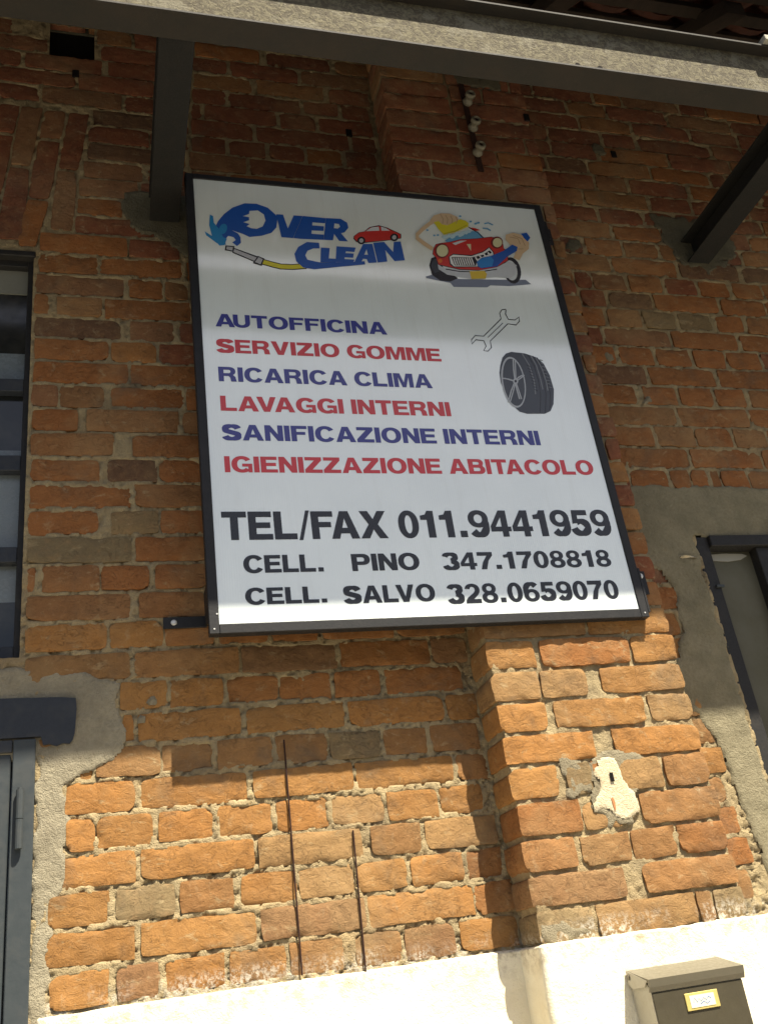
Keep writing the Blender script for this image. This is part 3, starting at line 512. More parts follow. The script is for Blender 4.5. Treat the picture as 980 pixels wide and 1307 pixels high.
('car_wash_drawing','sky',10,[[(1.0147,2.0994),(1.0134,2.097),(1.011,2.0953),(1.0083,2.095),(1.0063,2.0963),(1.0059,2.0986),(1.0071,2.101),(1.0095,2.1027),(1.0122,2.103),(1.0142,2.1017)]]),
('car_wash_drawing','sky',10,[[(1.027,2.102),(1.0257,2.0995),(1.0233,2.0978),(1.0206,2.0975),(1.0186,2.0988),(1.0182,2.1011),(1.0194,2.1036),(1.0218,2.1053),(1.0246,2.1056),(1.0265,2.1043)]]),
('car_wash_drawing','sky',10,[[(1.1794,2.1698),(1.1781,2.1672),(1.1755,2.1654),(1.1727,2.1651),(1.1707,2.1664),(1.1703,2.1688),(1.1716,2.1714),(1.1742,2.1731),(1.177,2.1734),(1.179,2.1721)]]),
('car_wash_drawing','sky',10,[[(1.1672,2.1644),(1.1659,2.1618),(1.1633,2.16),(1.1605,2.1597),(1.1585,2.161),(1.1581,2.1634),(1.1594,2.166),(1.162,2.1677),(1.1648,2.168),(1.1668,2.1667)]]),
('car_wash_drawing','sky',10,[[(1.1191,2.1916),(1.1178,2.1891),(1.1153,2.1873),(1.1124,2.187),(1.1105,2.1883),(1.11,2.1907),(1.1113,2.1932),(1.1139,2.195),(1.1167,2.1953),(1.1187,2.194)]]),
('car_wash_drawing','sky',10,[[(1.1519,2.1724),(1.1506,2.1698),(1.148,2.1681),(1.1452,2.1678),(1.1432,2.169),(1.1428,2.1714),(1.1441,2.174),(1.1467,2.1758),(1.1495,2.1761),(1.1515,2.1748)]]),
('car_wash_drawing','sky',10,[[(1.1941,2.1645),(1.2084,2.1701),(1.2232,2.1622),(1.2261,2.1675),(1.2101,2.1757),(1.1941,2.1698)]]),
('car_wash_drawing','sky',10,[[(1.184,2.1442),(1.2004,2.1446),(1.2096,2.1369),(1.213,2.1419),(1.2027,2.1501),(1.1853,2.1498)]]),
('car_wash_drawing','sky',10,[[(1.1659,2.163),(1.1781,2.1684),(1.1778,2.1736),(1.1656,2.1682)]]),
('car_wash_drawing','red',10,[[(1.1415,2.146),(1.159,2.1443),(1.1751,2.1378),(1.1569,2.1325)]]),
('car_wash_drawing','skin',10,[[(1.2626,2.1274),(1.2904,2.1384),(1.3178,2.1329),(1.3396,2.1007),(1.3325,2.0728),(1.3076,2.0516),(1.289,2.0217),(1.2693,2.03),(1.2853,2.0583),(1.2686,2.0871),(1.2567,2.1063)]]),
('car_wash_drawing','tan',11,[[(1.2744,2.117),(1.3016,2.113),(1.305,2.09),(1.3073,2.0913),(1.3034,2.1154),(1.2754,2.1197)]]),
('car_wash_drawing','tan',11,[[(1.2873,2.1251),(1.3161,2.1145),(1.3209,2.0847),(1.3233,2.086),(1.318,2.1168),(1.2886,2.1278)]]),
('car_wash_drawing','tan',11,[[(1.2929,2.0677),(1.3131,2.0696),(1.3137,2.0724),(1.2934,2.0705)]]),
('car_wash_drawing','blue',13,[[(1.137,2.0005),(1.1581,2.0201),(1.1902,2.0296),(1.2399,2.0561),(1.2768,2.0858),(1.2937,2.0773),(1.288,2.0605),(1.2492,2.0329),(1.2042,1.9879),(1.1481,1.9753),(1.1374,1.9822)]]),
('car_wash_drawing','sky2',14,[[(1.1386,2.0006),(1.1583,2.0181),(1.1898,2.0275),(1.1982,2.0137),(1.1863,1.9864),(1.1485,1.9773),(1.1388,1.9836)]]),
('car_wash_drawing','blue',12,[[(1.3185,2.1364),(1.3401,2.1434),(1.3488,2.1222),(1.3347,2.1043),(1.3251,2.1185)]]),
('spanner_drawing','ink',1,[[(1.2018,1.82),(1.1863,1.8164),(1.1757,1.8004),(1.1768,1.7805),(1.1062,1.7104),(1.0794,1.7113),(1.0629,1.6938),(1.0624,1.676),(1.0786,1.6926),(1.1026,1.691),(1.106,1.671),(1.0951,1.6544),(1.1101,1.6521),(1.1255,1.6673),(1.126,1.6914),(1.1967,1.76),(1.2238,1.7569),(1.2396,1.7737),(1.2412,1.7922),(1.2238,1.7795),(1.2028,1.7803),(1.1981,1.7999),(1.2029,1.816),(1.2002,1.8162),(1.1951,1.7989),(1.2007,1.7774),(1.2237,1.7763),(1.2398,1.789),(1.2371,1.7747),(1.2238,1.7601),(1.1957,1.7627),(1.1241,1.693),(1.123,1.6679),(1.1096,1.6549),(1.0979,1.6556),(1.1087,1.6712),(1.1046,1.6937),(1.0784,1.6956),(1.063,1.6792),(1.0652,1.6927),(1.0796,1.7083),(1.1072,1.7078),(1.1788,1.7787),(1.1785,1.8004),(1.1873,1.8137),(1.2015,1.8168)]]),
('spanner_drawing','ink',1,[[(1.1203,1.7046),(1.1812,1.7628),(1.1801,1.7644),(1.1192,1.7061)]]),
('tyre_drawing','tyre',1,[[(1.14,1.6022),(1.1524,1.6313),(1.1674,1.6476),(1.1866,1.6548),(1.2295,1.6516),(1.2666,1.6383),(1.2856,1.6156),(1.2964,1.5741),(1.2985,1.5218),(1.2855,1.4698),(1.2698,1.444),(1.2493,1.4341),(1.191,1.4324),(1.1694,1.4389),(1.151,1.4613),(1.1356,1.4987),(1.1295,1.5411),(1.1324,1.5757)]]),
('tyre_drawing','ink',3,[[(1.2371,1.6458),(1.2505,1.6067),(1.2529,1.5544),(1.2494,1.5027),(1.233,1.4366),(1.2357,1.4366),(1.2522,1.503),(1.2558,1.5552),(1.2533,1.608),(1.2398,1.6476)]]),
('tyre_drawing','ink',3,[[(1.2541,1.6413),(1.2666,1.6074),(1.2709,1.5551),(1.2673,1.5033),(1.2506,1.4371),(1.2533,1.4371),(1.2701,1.5036),(1.2738,1.556),(1.2694,1.6088),(1.2568,1.6431)]]),
('tyre_drawing','ink',3,[[(1.2669,1.6362),(1.2797,1.5947),(1.2829,1.5469),(1.2811,1.5038),(1.2667,1.4481),(1.2694,1.4481),(1.284,1.5041),(1.2858,1.5478),(1.2826,1.5961),(1.2697,1.6379)]]),
('tyre_drawing','tread',3,[[(1.2194,1.6483),(1.2341,1.6057),(1.2376,1.5494),(1.2321,1.502),(1.2357,1.5025),(1.2413,1.5503),(1.2377,1.6075),(1.2229,1.6506)]]),
('tyre_drawing','tread',3,[[(1.2468,1.6426),(1.2573,1.6068),(1.2605,1.5545),(1.2596,1.5199),(1.2632,1.5209),(1.2642,1.5557),(1.261,1.6085),(1.2504,1.6447)]]),
('tyre_drawing','tread',3,[[(1.2616,1.637),(1.2731,1.5987),(1.2775,1.5509),(1.2757,1.5163),(1.2794,1.5171),(1.2812,1.5521),(1.2767,1.6005),(1.2652,1.6392)]]),
('tyre_drawing','tread',4,[[(1.2744,1.6296),(1.2843,1.6256),(1.2855,1.6278),(1.2755,1.6317)]]),
('tyre_drawing','ink',4,[[(1.2274,1.6054),(1.242,1.5995),(1.2429,1.6011),(1.2283,1.6071)]]),
('tyre_drawing','tread',4,[[(1.2755,1.6168),(1.2854,1.6131),(1.2865,1.6153),(1.2766,1.619)]]),
('tyre_drawing','ink',4,[[(1.2281,1.5944),(1.2422,1.5887),(1.2431,1.5904),(1.229,1.5961)]]),
('tyre_drawing','tread',4,[[(1.2766,1.6041),(1.2864,1.6007),(1.2875,1.6029),(1.2777,1.6063)]]),
('tyre_drawing','ink',4,[[(1.2287,1.5835),(1.2423,1.578),(1.2432,1.5797),(1.2296,1.5852)]]),
('tyre_drawing','tread',4,[[(1.2777,1.5915),(1.2875,1.5883),(1.2885,1.5905),(1.2788,1.5936)]]),
('tyre_drawing','ink',4,[[(1.2293,1.5726),(1.2425,1.5674),(1.2434,1.5691),(1.2302,1.5742)]]),
('tyre_drawing','tread',4,[[(1.2788,1.5788),(1.2885,1.576),(1.2896,1.5781),(1.2798,1.581)]]),
('tyre_drawing','ink',4,[[(1.23,1.5617),(1.2427,1.5568),(1.2436,1.5584),(1.2308,1.5634)]]),
('tyre_drawing','tread',4,[[(1.2799,1.5663),(1.2896,1.5637),(1.2906,1.5658),(1.2809,1.5684)]]),
('tyre_drawing','ink',4,[[(1.2306,1.5508),(1.2429,1.5462),(1.2437,1.5479),(1.2315,1.5525)]]),
('tyre_drawing','tread',4,[[(1.281,1.5537),(1.2906,1.5514),(1.2916,1.5536),(1.282,1.5559)]]),
('tyre_drawing','ink',4,[[(1.2312,1.54),(1.243,1.5356),(1.2439,1.5373),(1.2321,1.5417)]]),
('tyre_drawing','tread',4,[[(1.2821,1.5413),(1.2917,1.5392),(1.2926,1.5414),(1.283,1.5434)]]),
('tyre_drawing','ink',4,[[(1.2318,1.5293),(1.2432,1.5251),(1.2441,1.5268),(1.2327,1.5309)]]),
('tyre_drawing','tread',4,[[(1.2832,1.5288),(1.2927,1.527),(1.2936,1.5292),(1.2841,1.531)]]),
('tyre_drawing','ink',4,[[(1.2325,1.5185),(1.2434,1.5146),(1.2442,1.5163),(1.2333,1.5202)]]),
('tyre_drawing','silver',2,[[(1.2102,1.5517),(1.2085,1.5337),(1.2054,1.5161),(1.201,1.4996),(1.1954,1.4848),(1.1889,1.4724),(1.1818,1.4627),(1.1743,1.4561),(1.1666,1.4527),(1.1592,1.4528),(1.1521,1.4563),(1.1458,1.4631),(1.1404,1.4729),(1.1362,1.4853),(1.1332,1.5),(1.1317,1.5164),(1.1317,1.5339),(1.1331,1.5518),(1.1361,1.5695),(1.1403,1.5863),(1.1458,1.6014),(1.1523,1.6144),(1.1595,1.6247),(1.1672,1.6318),(1.175,1.6354),(1.1827,1.6355),(1.19,1.6319),(1.1965,1.6249),(1.2019,1.6146),(1.2062,1.6016),(1.209,1.5864),(1.2104,1.5695)]]),
('tyre_drawing','tyre',3,[[(1.2062,1.5506),(1.2047,1.5339),(1.2019,1.5175),(1.1979,1.5022),(1.193,1.4886),(1.1873,1.477),(1.181,1.4681),(1.1744,1.462),(1.1677,1.4589),(1.1611,1.4591),(1.155,1.4624),(1.1494,1.4688),(1.1447,1.478),(1.141,1.4897),(1.1385,1.5034),(1.1372,1.5187),(1.1372,1.535),(1.1386,1.5517),(1.1412,1.5681),(1.145,1.5837),(1.1498,1.5977),(1.1555,1.6097),(1.1619,1.6191),(1.1686,1.6256),(1.1755,1.6289),(1.1823,1.6288),(1.1886,1.6254),(1.1943,1.6188),(1.199,1.6092),(1.2027,1.5971),(1.2052,1.5829),(1.2064,1.5672)]]),
('tyre_drawing','silver',5,[[(1.1784,1.5476),(1.1823,1.5885),(1.1887,1.6265),(1.1846,1.6261),(1.1782,1.588),(1.1744,1.547)]]),
('tyre_drawing','silver',6,[[(1.1799,1.5449),(1.1876,1.5851),(1.1948,1.6268),(1.1912,1.6265),(1.1841,1.5849),(1.1764,1.5447)]]),
('tyre_drawing','silver',5,[[(1.1775,1.5459),(1.1904,1.5584),(1.2057,1.5678),(1.2045,1.5715),(1.1886,1.5618),(1.1752,1.5487)]]),
('tyre_drawing','silver',6,[[(1.1789,1.5432),(1.1958,1.5553),(1.2123,1.5684),(1.2107,1.5714),(1.1943,1.5584),(1.1775,1.5463)]]),
('tyre_drawing','silver',5,[[(1.1743,1.5468),(1.1739,1.5159),(1.1758,1.4821),(1.1798,1.4834),(1.1779,1.5171),(1.1784,1.5478)]]),
('tyre_drawing','silver',6,[[(1.1764,1.5441),(1.1796,1.5127),(1.1822,1.4823),(1.1858,1.4836),(1.1832,1.514),(1.18,1.5455)]]),
('tyre_drawing','silver',5,[[(1.1747,1.548),(1.1544,1.5107),(1.1368,1.4707),(1.1403,1.4698),(1.1578,1.5096),(1.178,1.5466)]]),
('tyre_drawing','silver',6,[[(1.1766,1.5452),(1.16,1.5074),(1.1431,1.4709),(1.1463,1.47),(1.1632,1.5065),(1.1798,1.5444)]]),
('tyre_drawing','silver',5,[[(1.1773,1.5494),(1.1573,1.5553),(1.1397,1.5578),(1.1383,1.5535),(1.1556,1.551),(1.1754,1.5452)]]),
('tyre_drawing','silver',6,[[(1.1791,1.5467),(1.1629,1.5518),(1.1462,1.5578),(1.1443,1.5541),(1.1611,1.5481),(1.1773,1.5429)]]),
('tyre_drawing','silver',7,[[(1.1868,1.5469),(1.1859,1.5439),(1.1844,1.5412),(1.1826,1.5388),(1.1804,1.5369),(1.1781,1.5357),(1.1758,1.5352),(1.1737,1.5355),(1.1718,1.5366),(1.1704,1.5383),(1.1695,1.5406),(1.1692,1.5433),(1.1695,1.5462),(1.1704,1.5491),(1.1718,1.5519),(1.1737,1.5543),(1.1758,1.5561),(1.1781,1.5574),(1.1805,1.5578),(1.1826,1.5575),(1.1845,1.5565),(1.1859,1.5548),(1.1868,1.5525),(1.1871,1.5498)]]),
('tyre_drawing','ink',8,[[(1.1821,1.5467),(1.1816,1.5453),(1.181,1.544),(1.1801,1.5429),(1.1792,1.5421),(1.1781,1.5415),(1.1771,1.5413),(1.1761,1.5414),(1.1752,1.5419),(1.1746,1.5427),(1.1742,1.5438),(1.1741,1.545),(1.1742,1.5464),(1.1746,1.5477),(1.1753,1.549),(1.1761,1.5501),(1.1771,1.551),(1.1782,1.5515),(1.1792,1.5517),(1.1802,1.5516),(1.181,1.5511),(1.1817,1.5503),(1.1821,1.5493),(1.1822,1.548)]])]


# ------------------------------------------------------------------ brick maker
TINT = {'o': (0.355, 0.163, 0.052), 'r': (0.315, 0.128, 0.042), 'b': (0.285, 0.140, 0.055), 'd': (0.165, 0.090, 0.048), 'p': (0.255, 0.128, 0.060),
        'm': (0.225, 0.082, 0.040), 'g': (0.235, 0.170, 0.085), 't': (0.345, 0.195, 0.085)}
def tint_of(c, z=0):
    if not c: c = random.choice('oorrrrbrb' if z < .9 else 'rrrmmbo' if z < 2.1 else 'rmmmmpmb')  # upper courses redder and darker, which also paints in the eaves shade
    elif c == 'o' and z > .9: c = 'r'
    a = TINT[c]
    if z < .9 and c != 'g': a = (a[0], a[1] * 1.07, a[2] * 1.02)  # warmth of the sunlit lower courses put into the tint
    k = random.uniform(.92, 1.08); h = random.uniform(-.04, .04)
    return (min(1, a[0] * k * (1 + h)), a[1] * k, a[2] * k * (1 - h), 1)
def brick_geo(quad, y0, depth, cell, wrap=0.0):
    """quad: four (x, z) corners TL, TR, BR, BL on the plane y = y0; returns V, F; the body runs back by depth"""
    TL, TR, BR, BL = [np.array(q) for q in quad]
    w = np.linalg.norm(TR - TL); hgt = np.linalg.norm(TL - BL)
    nu = max(4, int(round(w / cell))); nv = max(3, int(round(hgt / cell)))
    s = np.linspace(-1, 1, nu + 1); t = np.linspace(-1, 1, nv + 1)
    s = np.sign(s) * (1 - (1 - abs(s)) ** 1.25); t = np.sign(t) * (1 - (1 - abs(t)) ** 1.25)
    S, T = np.meshgrid(s, t, indexing='ij')
    a = (S + 1) / 2; b = (T + 1) / 2
    X = (BL[0] * (1 - a) + BR[0] * a) * (1 - b) + (TL[0] * (1 - a) + TR[0] * a) * b
    Z = (BL[1] * (1 - a) + BR[1] * a) * (1 - b) + (TL[1] * (1 - a) + TR[1] * a) * b
    sd_ = random.randrange(400)
    # rounded corners, each of its own radius
    for sx in (-1, 1):
        for sz in (-1, 1):
            r = random.uniform(.000, .005) * (1 if random.random() < .8 else 2.6)
            k = (np.clip(S * sx, 0, 1) ** 7) * (np.clip(T * sz, 0, 1) ** 4)
            X = X - sx * r * k; Z = Z - sz * r * .7 * k
    eS = abs(S) ** 16; eT = abs(T) ** 10
    n1 = fbm(X, Z, 38, 3, sd_); n2 = fbm(X, Z, 34, 3, sd_ + 31)
    X = X + n1 * .006 * eS; Z = Z + n2 * .006 * eT
    edge = np.maximum(eS, eT)
    chip = sstep((fbm(X, Z, 28, 2, sd_ + 77) - .10) * 7) * np.maximum(abs(S) ** 5, abs(T) ** 3)
    tilt = random.uniform(-.0016, .0016) * S + random.uniform(-.0020, .0012) * T
    Y = y0 + random.uniform(-.0025, .0020) + tilt + edge * .0012 + chip * .0038 + fbm(X, Z, 42, 4, sd_ + 5) * .0050
    V = [np.stack([X, Y, Z], -1).reshape(-1, 3)]
    idx = np.arange((nu + 1) * (nv + 1)).reshape(nu + 1, nv + 1)
    F = np.stack([idx[:-1, :-1], idx[1:, :-1], idx[1:, 1:], idx[:-1, 1:]], -1).reshape(-1, 4)
    ring = np.concatenate([idx[:, 0], idx[-1, 1:], idx[-2::-1, -1], idx[0, -2:0:-1]])
    n = len(ring); P = V[0][ring]; off = len(V[0]); V.append(P.copy()); prev = np.arange(off, off + n); off += n; FF = [F]
    steps = 3 if depth > .05 else 1
    cx = X.mean(); cz = Z.mean()
    for k in range(1, steps + 1):
        Q = P.copy(); Q[:, 1] = P[:, 1] + (depth + y0 - P[:, 1]) * (k / steps)
        if steps > 1 and k < steps:
            Q[:, 0] += fbm(Q[:, 1], Q[:, 2], 40, 2, sd_ + k) * .006
        V.append(Q); cur = np.arange(off, off + n); off += n
        FF.append(np.stack([prev, cur, np.roll(cur, -1), np.roll(prev, -1)], -1)); prev = cur
    return np.concatenate(V), np.concatenate(FF)
# which bricks fall inside the picture (decides which are objects of their own, not their shape)
def in_view(x, y, z):
    d = Vector((x, y, z)) - CAM; c = d.dot(CF)
    u = d.dot(CR) / c * .93693; v = d.dot(CU) / c * .93693
    return abs(u) < .40 and abs(v) < .53
def behind_sign(x, y, z):
    k = (-.15 + 2.3323) / (y + 2.3323); return .27 < x * k < 1.37 and .84 < z * k < 2.22
BRICKS = []                                        # (quad, y0, depth, tint, group)
H = .078; Z0 = 2.0549
def parse(row):
    zt, zb, s = row; out = []
    for q in s.split():
        a, b, c = q.split(','); out.append((float(a), float(b), c))
    return zt, zb, out
def fill(a, b, k):
    """bricks for an unmeasured stretch of a course"""
    out = []; x = a; i = k
    while b - x > .035:
        L = .243 if (i % 2 == 0 or random.random() < .25) else .116
        L *= random.uniform(.96, 1.04); L = min(L, b - x)
        if b - x - L < .05: L = b - x
        out.append((x, x + L, '')); x += L + .013; i += 1
    return out
def excluded(x0, x1, zc):
    xm = (x0 + x1) / 2
    if xm < -.19 and xm > -1.27 and .70 < zc < 2.05: return True
    if xm < -.09 and zc < .72: return True
    if -1.5 < xm < -.02 and 2.07 < zc < 2.66: return True
    if zc < 1.275 and 1.60 < xm < 2.76: return True
    if -.18 < xm < -.02 and 2.89 < zc < 3.06: return True
    return False
def course(rows, key, lo, hi, y0, depth, zt, zb, grp, snap=None):
    given = []
    if key in rows: zt, zb, given = parse(rows[key])
    segs = []; x = lo
    for a, b, c in given:
        if a - x > .075: segs += [(p, q, r) for p, q, r in fill(x + .006, a - .013, key % 2) if not excluded(p, q, (zt + zb) / 2)]
        segs.append((a, b, c)); x = b
    if hi - x > .06: segs += [(p, q, r) for p, q, r in fill(x + (.013 if given else 0), hi, key % 2) if not excluded(p, q, (zt + zb) / 2)]
    for a, b, c in segs:
        if snap:
            if abs(a - snap[0]) < .03: a = snap[0] + random.uniform(-.003, .003)
            if abs(b - snap[1]) < .03: b = snap[1] + random.uniform(-.003, .003)
        jt = random.uniform(.0038, .0065); jb = random.uniform(.0038, .0068); a -= .0015; b += .0015
        z1 = zt - jt; z2 = zb + jb; sk = random.uniform(-.0015, .0015)
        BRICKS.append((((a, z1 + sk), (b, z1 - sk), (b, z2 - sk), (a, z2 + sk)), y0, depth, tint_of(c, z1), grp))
for k in range(-17, 26):
    course(ROWS_LEFT, k, -1.7, .936, 0.0, .035, Z0 - H * k, Z0 - H * (k + 1), 'wall')
for k in range(-17, 25):
    if 11 <= k: course({}, k, 2.76, 3.6, 0.0, .035, Z0 - H * (.05 + 1.02 * k), Z0 - H * (.05 + 1.02 * (k + 1)), 'wall')
    course(ROWS_RIGHT, k, 1.492, 1.60 + .012 * (k % 3) if k >= 11 else 3.6, 0.0, .035, Z0 - H * (.05 + 1.02 * k), Z0 - H * (.05 + 1.02 * (k + 1)), 'wall')
for k in range(-17, 26):
    a = 16.75 - (16 - (k - 1)); b = a + 1
    course(ROWS_PILASTER, k, .94, 1.486, -.12, .118, Z0 - H * a, Z0 - H * b, 'pilaster', (.940, 1.486))
for i, q in enumerate(ARCH):
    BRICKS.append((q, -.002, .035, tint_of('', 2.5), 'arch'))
for c in range(1, 15):                             # the arch goes on past the edge of the picture
    x = -.40 - .074 * c + .0
    for z1, z2 in ((2.655, 2.40), (2.385, 2.087)) if c % 2 else ((2.655, 2.53), (2.515, 2.265), (2.25, 2.087)):
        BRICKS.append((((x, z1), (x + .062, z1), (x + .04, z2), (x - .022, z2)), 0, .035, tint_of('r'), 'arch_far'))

wall = thing('brick_wall', (0.6, 0.0, GROUND), 'old orange brick workshop wall with cement patches, white plastered base and shallow brick pier', 'wall')

# ------------------------------------------------------------------ mortar bed (one relief sheet with openings)
def axis(segs):
    out = [segs[0][0]]
    for a, b, d in segs:
        n = max(1, int(round((b - a) / d))); out += list(np.linspace(a, b, n + 1)[1:])
    return np.array(out)
def relief(name, X, Z, yf, keep, mat, parent, flip=False):
    XX, ZZ = np.meshgrid(X, Z, indexing='ij')
    Y = yf(XX, ZZ)
    V = np.stack([XX, Y, ZZ], -1).reshape(-1, 3)
    idx = np.arange(len(X) * len(Z)).reshape(len(X), len(Z))
    F = np.stack([idx[:-1, :-1], idx[1:, :-1], idx[1:, 1:], idx[:-1, 1:]], -1)
    if keep is not None:
        K = keep(XX, ZZ); K = K[:-1, :-1] & K[1:, :-1] & K[1:, 1:] & K[:-1, 1:]
        F = F[K]
    F = F.reshape(-1, 4)
    used = np.unique(F); remap = np.full(len(V), -1); remap[used] = np.arange(len(used)); V = V[used]; F = remap[F]
    org = np.array([X.mean(), 0, Z.mean()])
    me = np_mesh(name, V - org, F, smooth=True); me.materials.append(mat)
    return put(bpy.data.objects.new(name, me), org, parent)
def ymortar(x, z):
    n = fbm(x, z, 55, 3, 3); m = fbm(x, z, 13, 2, 9)
    crumb = sstep((fbm(x, z, 95, 2, 20) - .12) * 8)
    return .0020 - n * .009 - m * .004 + crumb * .006
def open_l(x, z): return (x < -.20) & (x > -1.25) & (z > .80) & (z < 2.03)
def keep_main(x, z):
    k = ~open_l(x, z)
    k &= ~((x < -.165) & (x > -1.1) & (z < .60))
    k &= ~((x > 1.745) & (x < 2.75) & (z < 1.095))
    k &= ~((x > -.172) & (x < -.032) & (z > 2.893) & (z < 3.06))
    return k
X = axis([(-1.7, -.45, .05), (-.45, -.25, .01), (-.25, .95, .005), (.95, 1.48, .05), (1.48, 1.76, .005), (1.76, 2.5, .009), (2.5, 3.6, .06)])
Z = axis([(0, .95, .005), (.95, 3.1, .0085), (3.1, 3.38, .04)])
XX_, ZZ_ = np.meshgrid(X, Z, indexing='ij'); MASK = np.zeros(XX_.shape)
for q, y0_, dep_, tn_, grp_ in BRICKS:             # the bed sinks behind every brick and comes up nearly flush in the joints
    if grp_ == 'pilaster': continue
    a0 = min(q[0][0], q[3][0]); a1 = max(q[1][0], q[2][0]); b0 = q[2][1]; b1 = q[0][1]
    i0, i1 = np.searchsorted(X, [a0, a1]); j0, j1 = np.searchsorted(Z, [b0, b1])
    if i1 <= i0 or j1 <= j0: continue
    xs = X[i0:i1][:, None]; zs = Z[j0:j1][None, :]
    tl = q[3][0] + (q[0][0] - q[3][0]) * (zs - b0) / max(b1 - b0, 1e-6); tr = q[2][0] + (q[1][0] - q[2][0]) * (zs - b0) / max(b1 - b0, 1e-6)
    din = np.minimum(np.minimum(xs - tl, tr - xs), np.minimum(zs - b0, b1 - zs))
    MASK[i0:i1, j0:j1] = np.maximum(MASK[i0:i1, j0:j1], sstep((din - .003) / .006))
smear = sstep((fbm(XX_, ZZ_, 9, 4, 41) - .17) * 9)
MASK *= 1 - smear * .85
mort = relief('mortar', X, Z, lambda x, z: ymortar(x, z) * (1 - MASK) + .014 * MASK, keep_main, M_MORTAR, wall)
# solid masonry behind, with the openings left free
mb = MB()
mb.box(-1.7, -1.25, .03, .38, GROUND, 3.38); mb.box(-1.25, -.205, .03, .38, 2.035, 2.88); mb.box(-1.25, -.178, .03, .38, 2.88, 3.07); mb.box(-1.25, -.205, .03, .38, 3.07, 3.38)
mb.box(-1.25, -.205, .03, .38, .60, .795); mb.box(-.205, -.172, .03, .38, .6, 2.88)
mb.box(-.172, -.028, .03, .38, .0, 2.885); mb.box(-.205, -.028, .03, .38, 3.07, 3.38); mb.box(-.178, -.028, .25, .38, 2.885, 3.07)
mb.box(-.028, 1.742, .03, .38, GROUND, 3.38); mb.box(1.742, 2.75, .03, .38, 1.10, 3.38); mb.box(2.75, 3.6, .03, .38, GROUND, 3.38)
mb.box(-.160, -.028, .03, .38, GROUND, .0)
mb.build('masonry_core', M_DARKCEM, wall)

# ------------------------------------------------------------------ pier (pilaster)
pier = None
def path_sheet(name, path, Z, disp, mat, parent, ztop=None, step=.005):
    """sheet that follows a plan path [(x, y)...]; displaced along the plan normal (towards -y / outwards)"""
    pts = []; nor = []; u = 0; us = []
    for (x0, y0), (x1, y1), st in path:
        L = math.hypot(x1 - x0, y1 - y0); n = max(2, int(L / st)); dx, dy = (x1 - x0) / L, (y1 - y0) / L
        for i in range(n + 1):
            pts.append((x0 + dx * L * i / n, y0 + dy * L * i / n)); nor.append((dy, -dx)); us.append(u + L * i / n)
        u += L + 1.37
    pts = np.array(pts); nor = np.array(nor); us = np.array(us)
    UU, ZZ = np.meshgrid(us, Z, indexing='ij')
    if ztop is not None: ZZ = ZZ + ztop(UU) * sstep((ZZ - (Z[-1] - .15)) / .15)
    D = disp(UU, ZZ, Z[-1])
    P = np.stack([pts[:, 0, None] + nor[:, 0, None] * D, pts[:, 1, None] + nor[:, 1, None] * D, ZZ], -1)
    V = P.reshape(-1, 3); idx = np.arange(len(us) * len(Z)).reshape(len(us), len(Z))
    F = np.stack([idx[:-1, :-1], idx[1:, :-1], idx[1:, 1:], idx[:-1, 1:]], -1).reshape(-1, 4)
    org = V.mean(0)
    me = np_mesh(name, V - org, F, smooth=True); me.materials.append(mat)
    return put(bpy.data.objects.new(name, me), org, parent)
pp = [((.9455, .02), (.9455, -.1135), .005), ((.9455, -.1135), (1.4805, -.1135), .005), ((1.4805, -.1135), (1.4805, .02), .02)]
pier = path_sheet('brick_pier', pp, axis([(0, .95, .005), (.95, 2.3, .04), (2.3, 3.1, .009), (3.1, 3.38, .04)]),
                  lambda u, z, zt: fbm(u, z, 55, 3, 8) * .010 + fbm(u, z, 13, 2, 2) * .004, M_MORTAR, wall)
pier['label'] = 'shallow brick pier standing out from the wall behind the sign'

# ------------------------------------------------------------------ bricks as objects
arch = None
def make_bricks():
    global arch
    vis = []; rest = {'wall': [], 'pilaster': [], 'arch': []}
    for B in BRICKS:
        q, y0, dep, tint, grp = B
        cx = sum(p[0] for p in q) / 4; cz = sum(p[1] for p in q) / 4
        area = (q[1][0] - q[0][0]) / max(.5, (Vector((cx, y0, cz)) - CAM).length) ** 2
        if grp != 'arch_far' and in_view(cx, y0, cz) and not behind_sign(cx, y0, cz): vis.append((area, B, cx, cz))
        else: rest[{'arch_far': 'arch'}.get(grp, grp)].append(B)
    vis.sort(key=lambda t: -t[0])
    cnt = {'wall': 0, 'pilaster': 0, 'arch': 0}
    mba = MB(); mba.box(-1.5, -.05, .012, .03, 2.07, 2.66)
    arch = mba.build('soldier_arch', M_DARKCEM, wall); arch['label'] = 'flat arch of upright bricks over the window'
    par = {'wall': wall, 'pilaster': pier, 'arch': arch}
    for area, B, cx, cz in vis:
        q, y0, dep, tint, grp = B
        if cnt[grp] >= 285: rest[grp].append(B); continue
        cnt[grp] += 1
        V, F = brick_geo(q, y0, dep, .0075 if cz < 1.0 else .012)
        org = np.array([cx, y0 + .02, cz])
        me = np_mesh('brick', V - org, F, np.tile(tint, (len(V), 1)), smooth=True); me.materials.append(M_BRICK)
        put(bpy.data.objects.new('brick', me), org, par[grp])
    for g, L in rest.items():
        if not L: continue
        VV = []; FF = []; TT = []; n = 0
        for q, y0, dep, tint, _ in L:
            V, F = brick_geo(q, y0, dep, .03); VV.append(V); FF.append(F + n); n += len(V); TT.append(np.tile(tint, (len(V), 1)))
        V = np.concatenate(VV); org = V.mean(0)
        me = np_mesh('brick_rows', V - org, np.concatenate(FF), np.concatenate(TT), smooth=True); me.materials.append(M_BRICK)
        o = put(bpy.data.objects.new('brick_rows', me), org, par[g]); o['kind'] = 'stuff'
    print('bricks', cnt, {g: len(L) for g, L in rest.items()})
make_bricks()

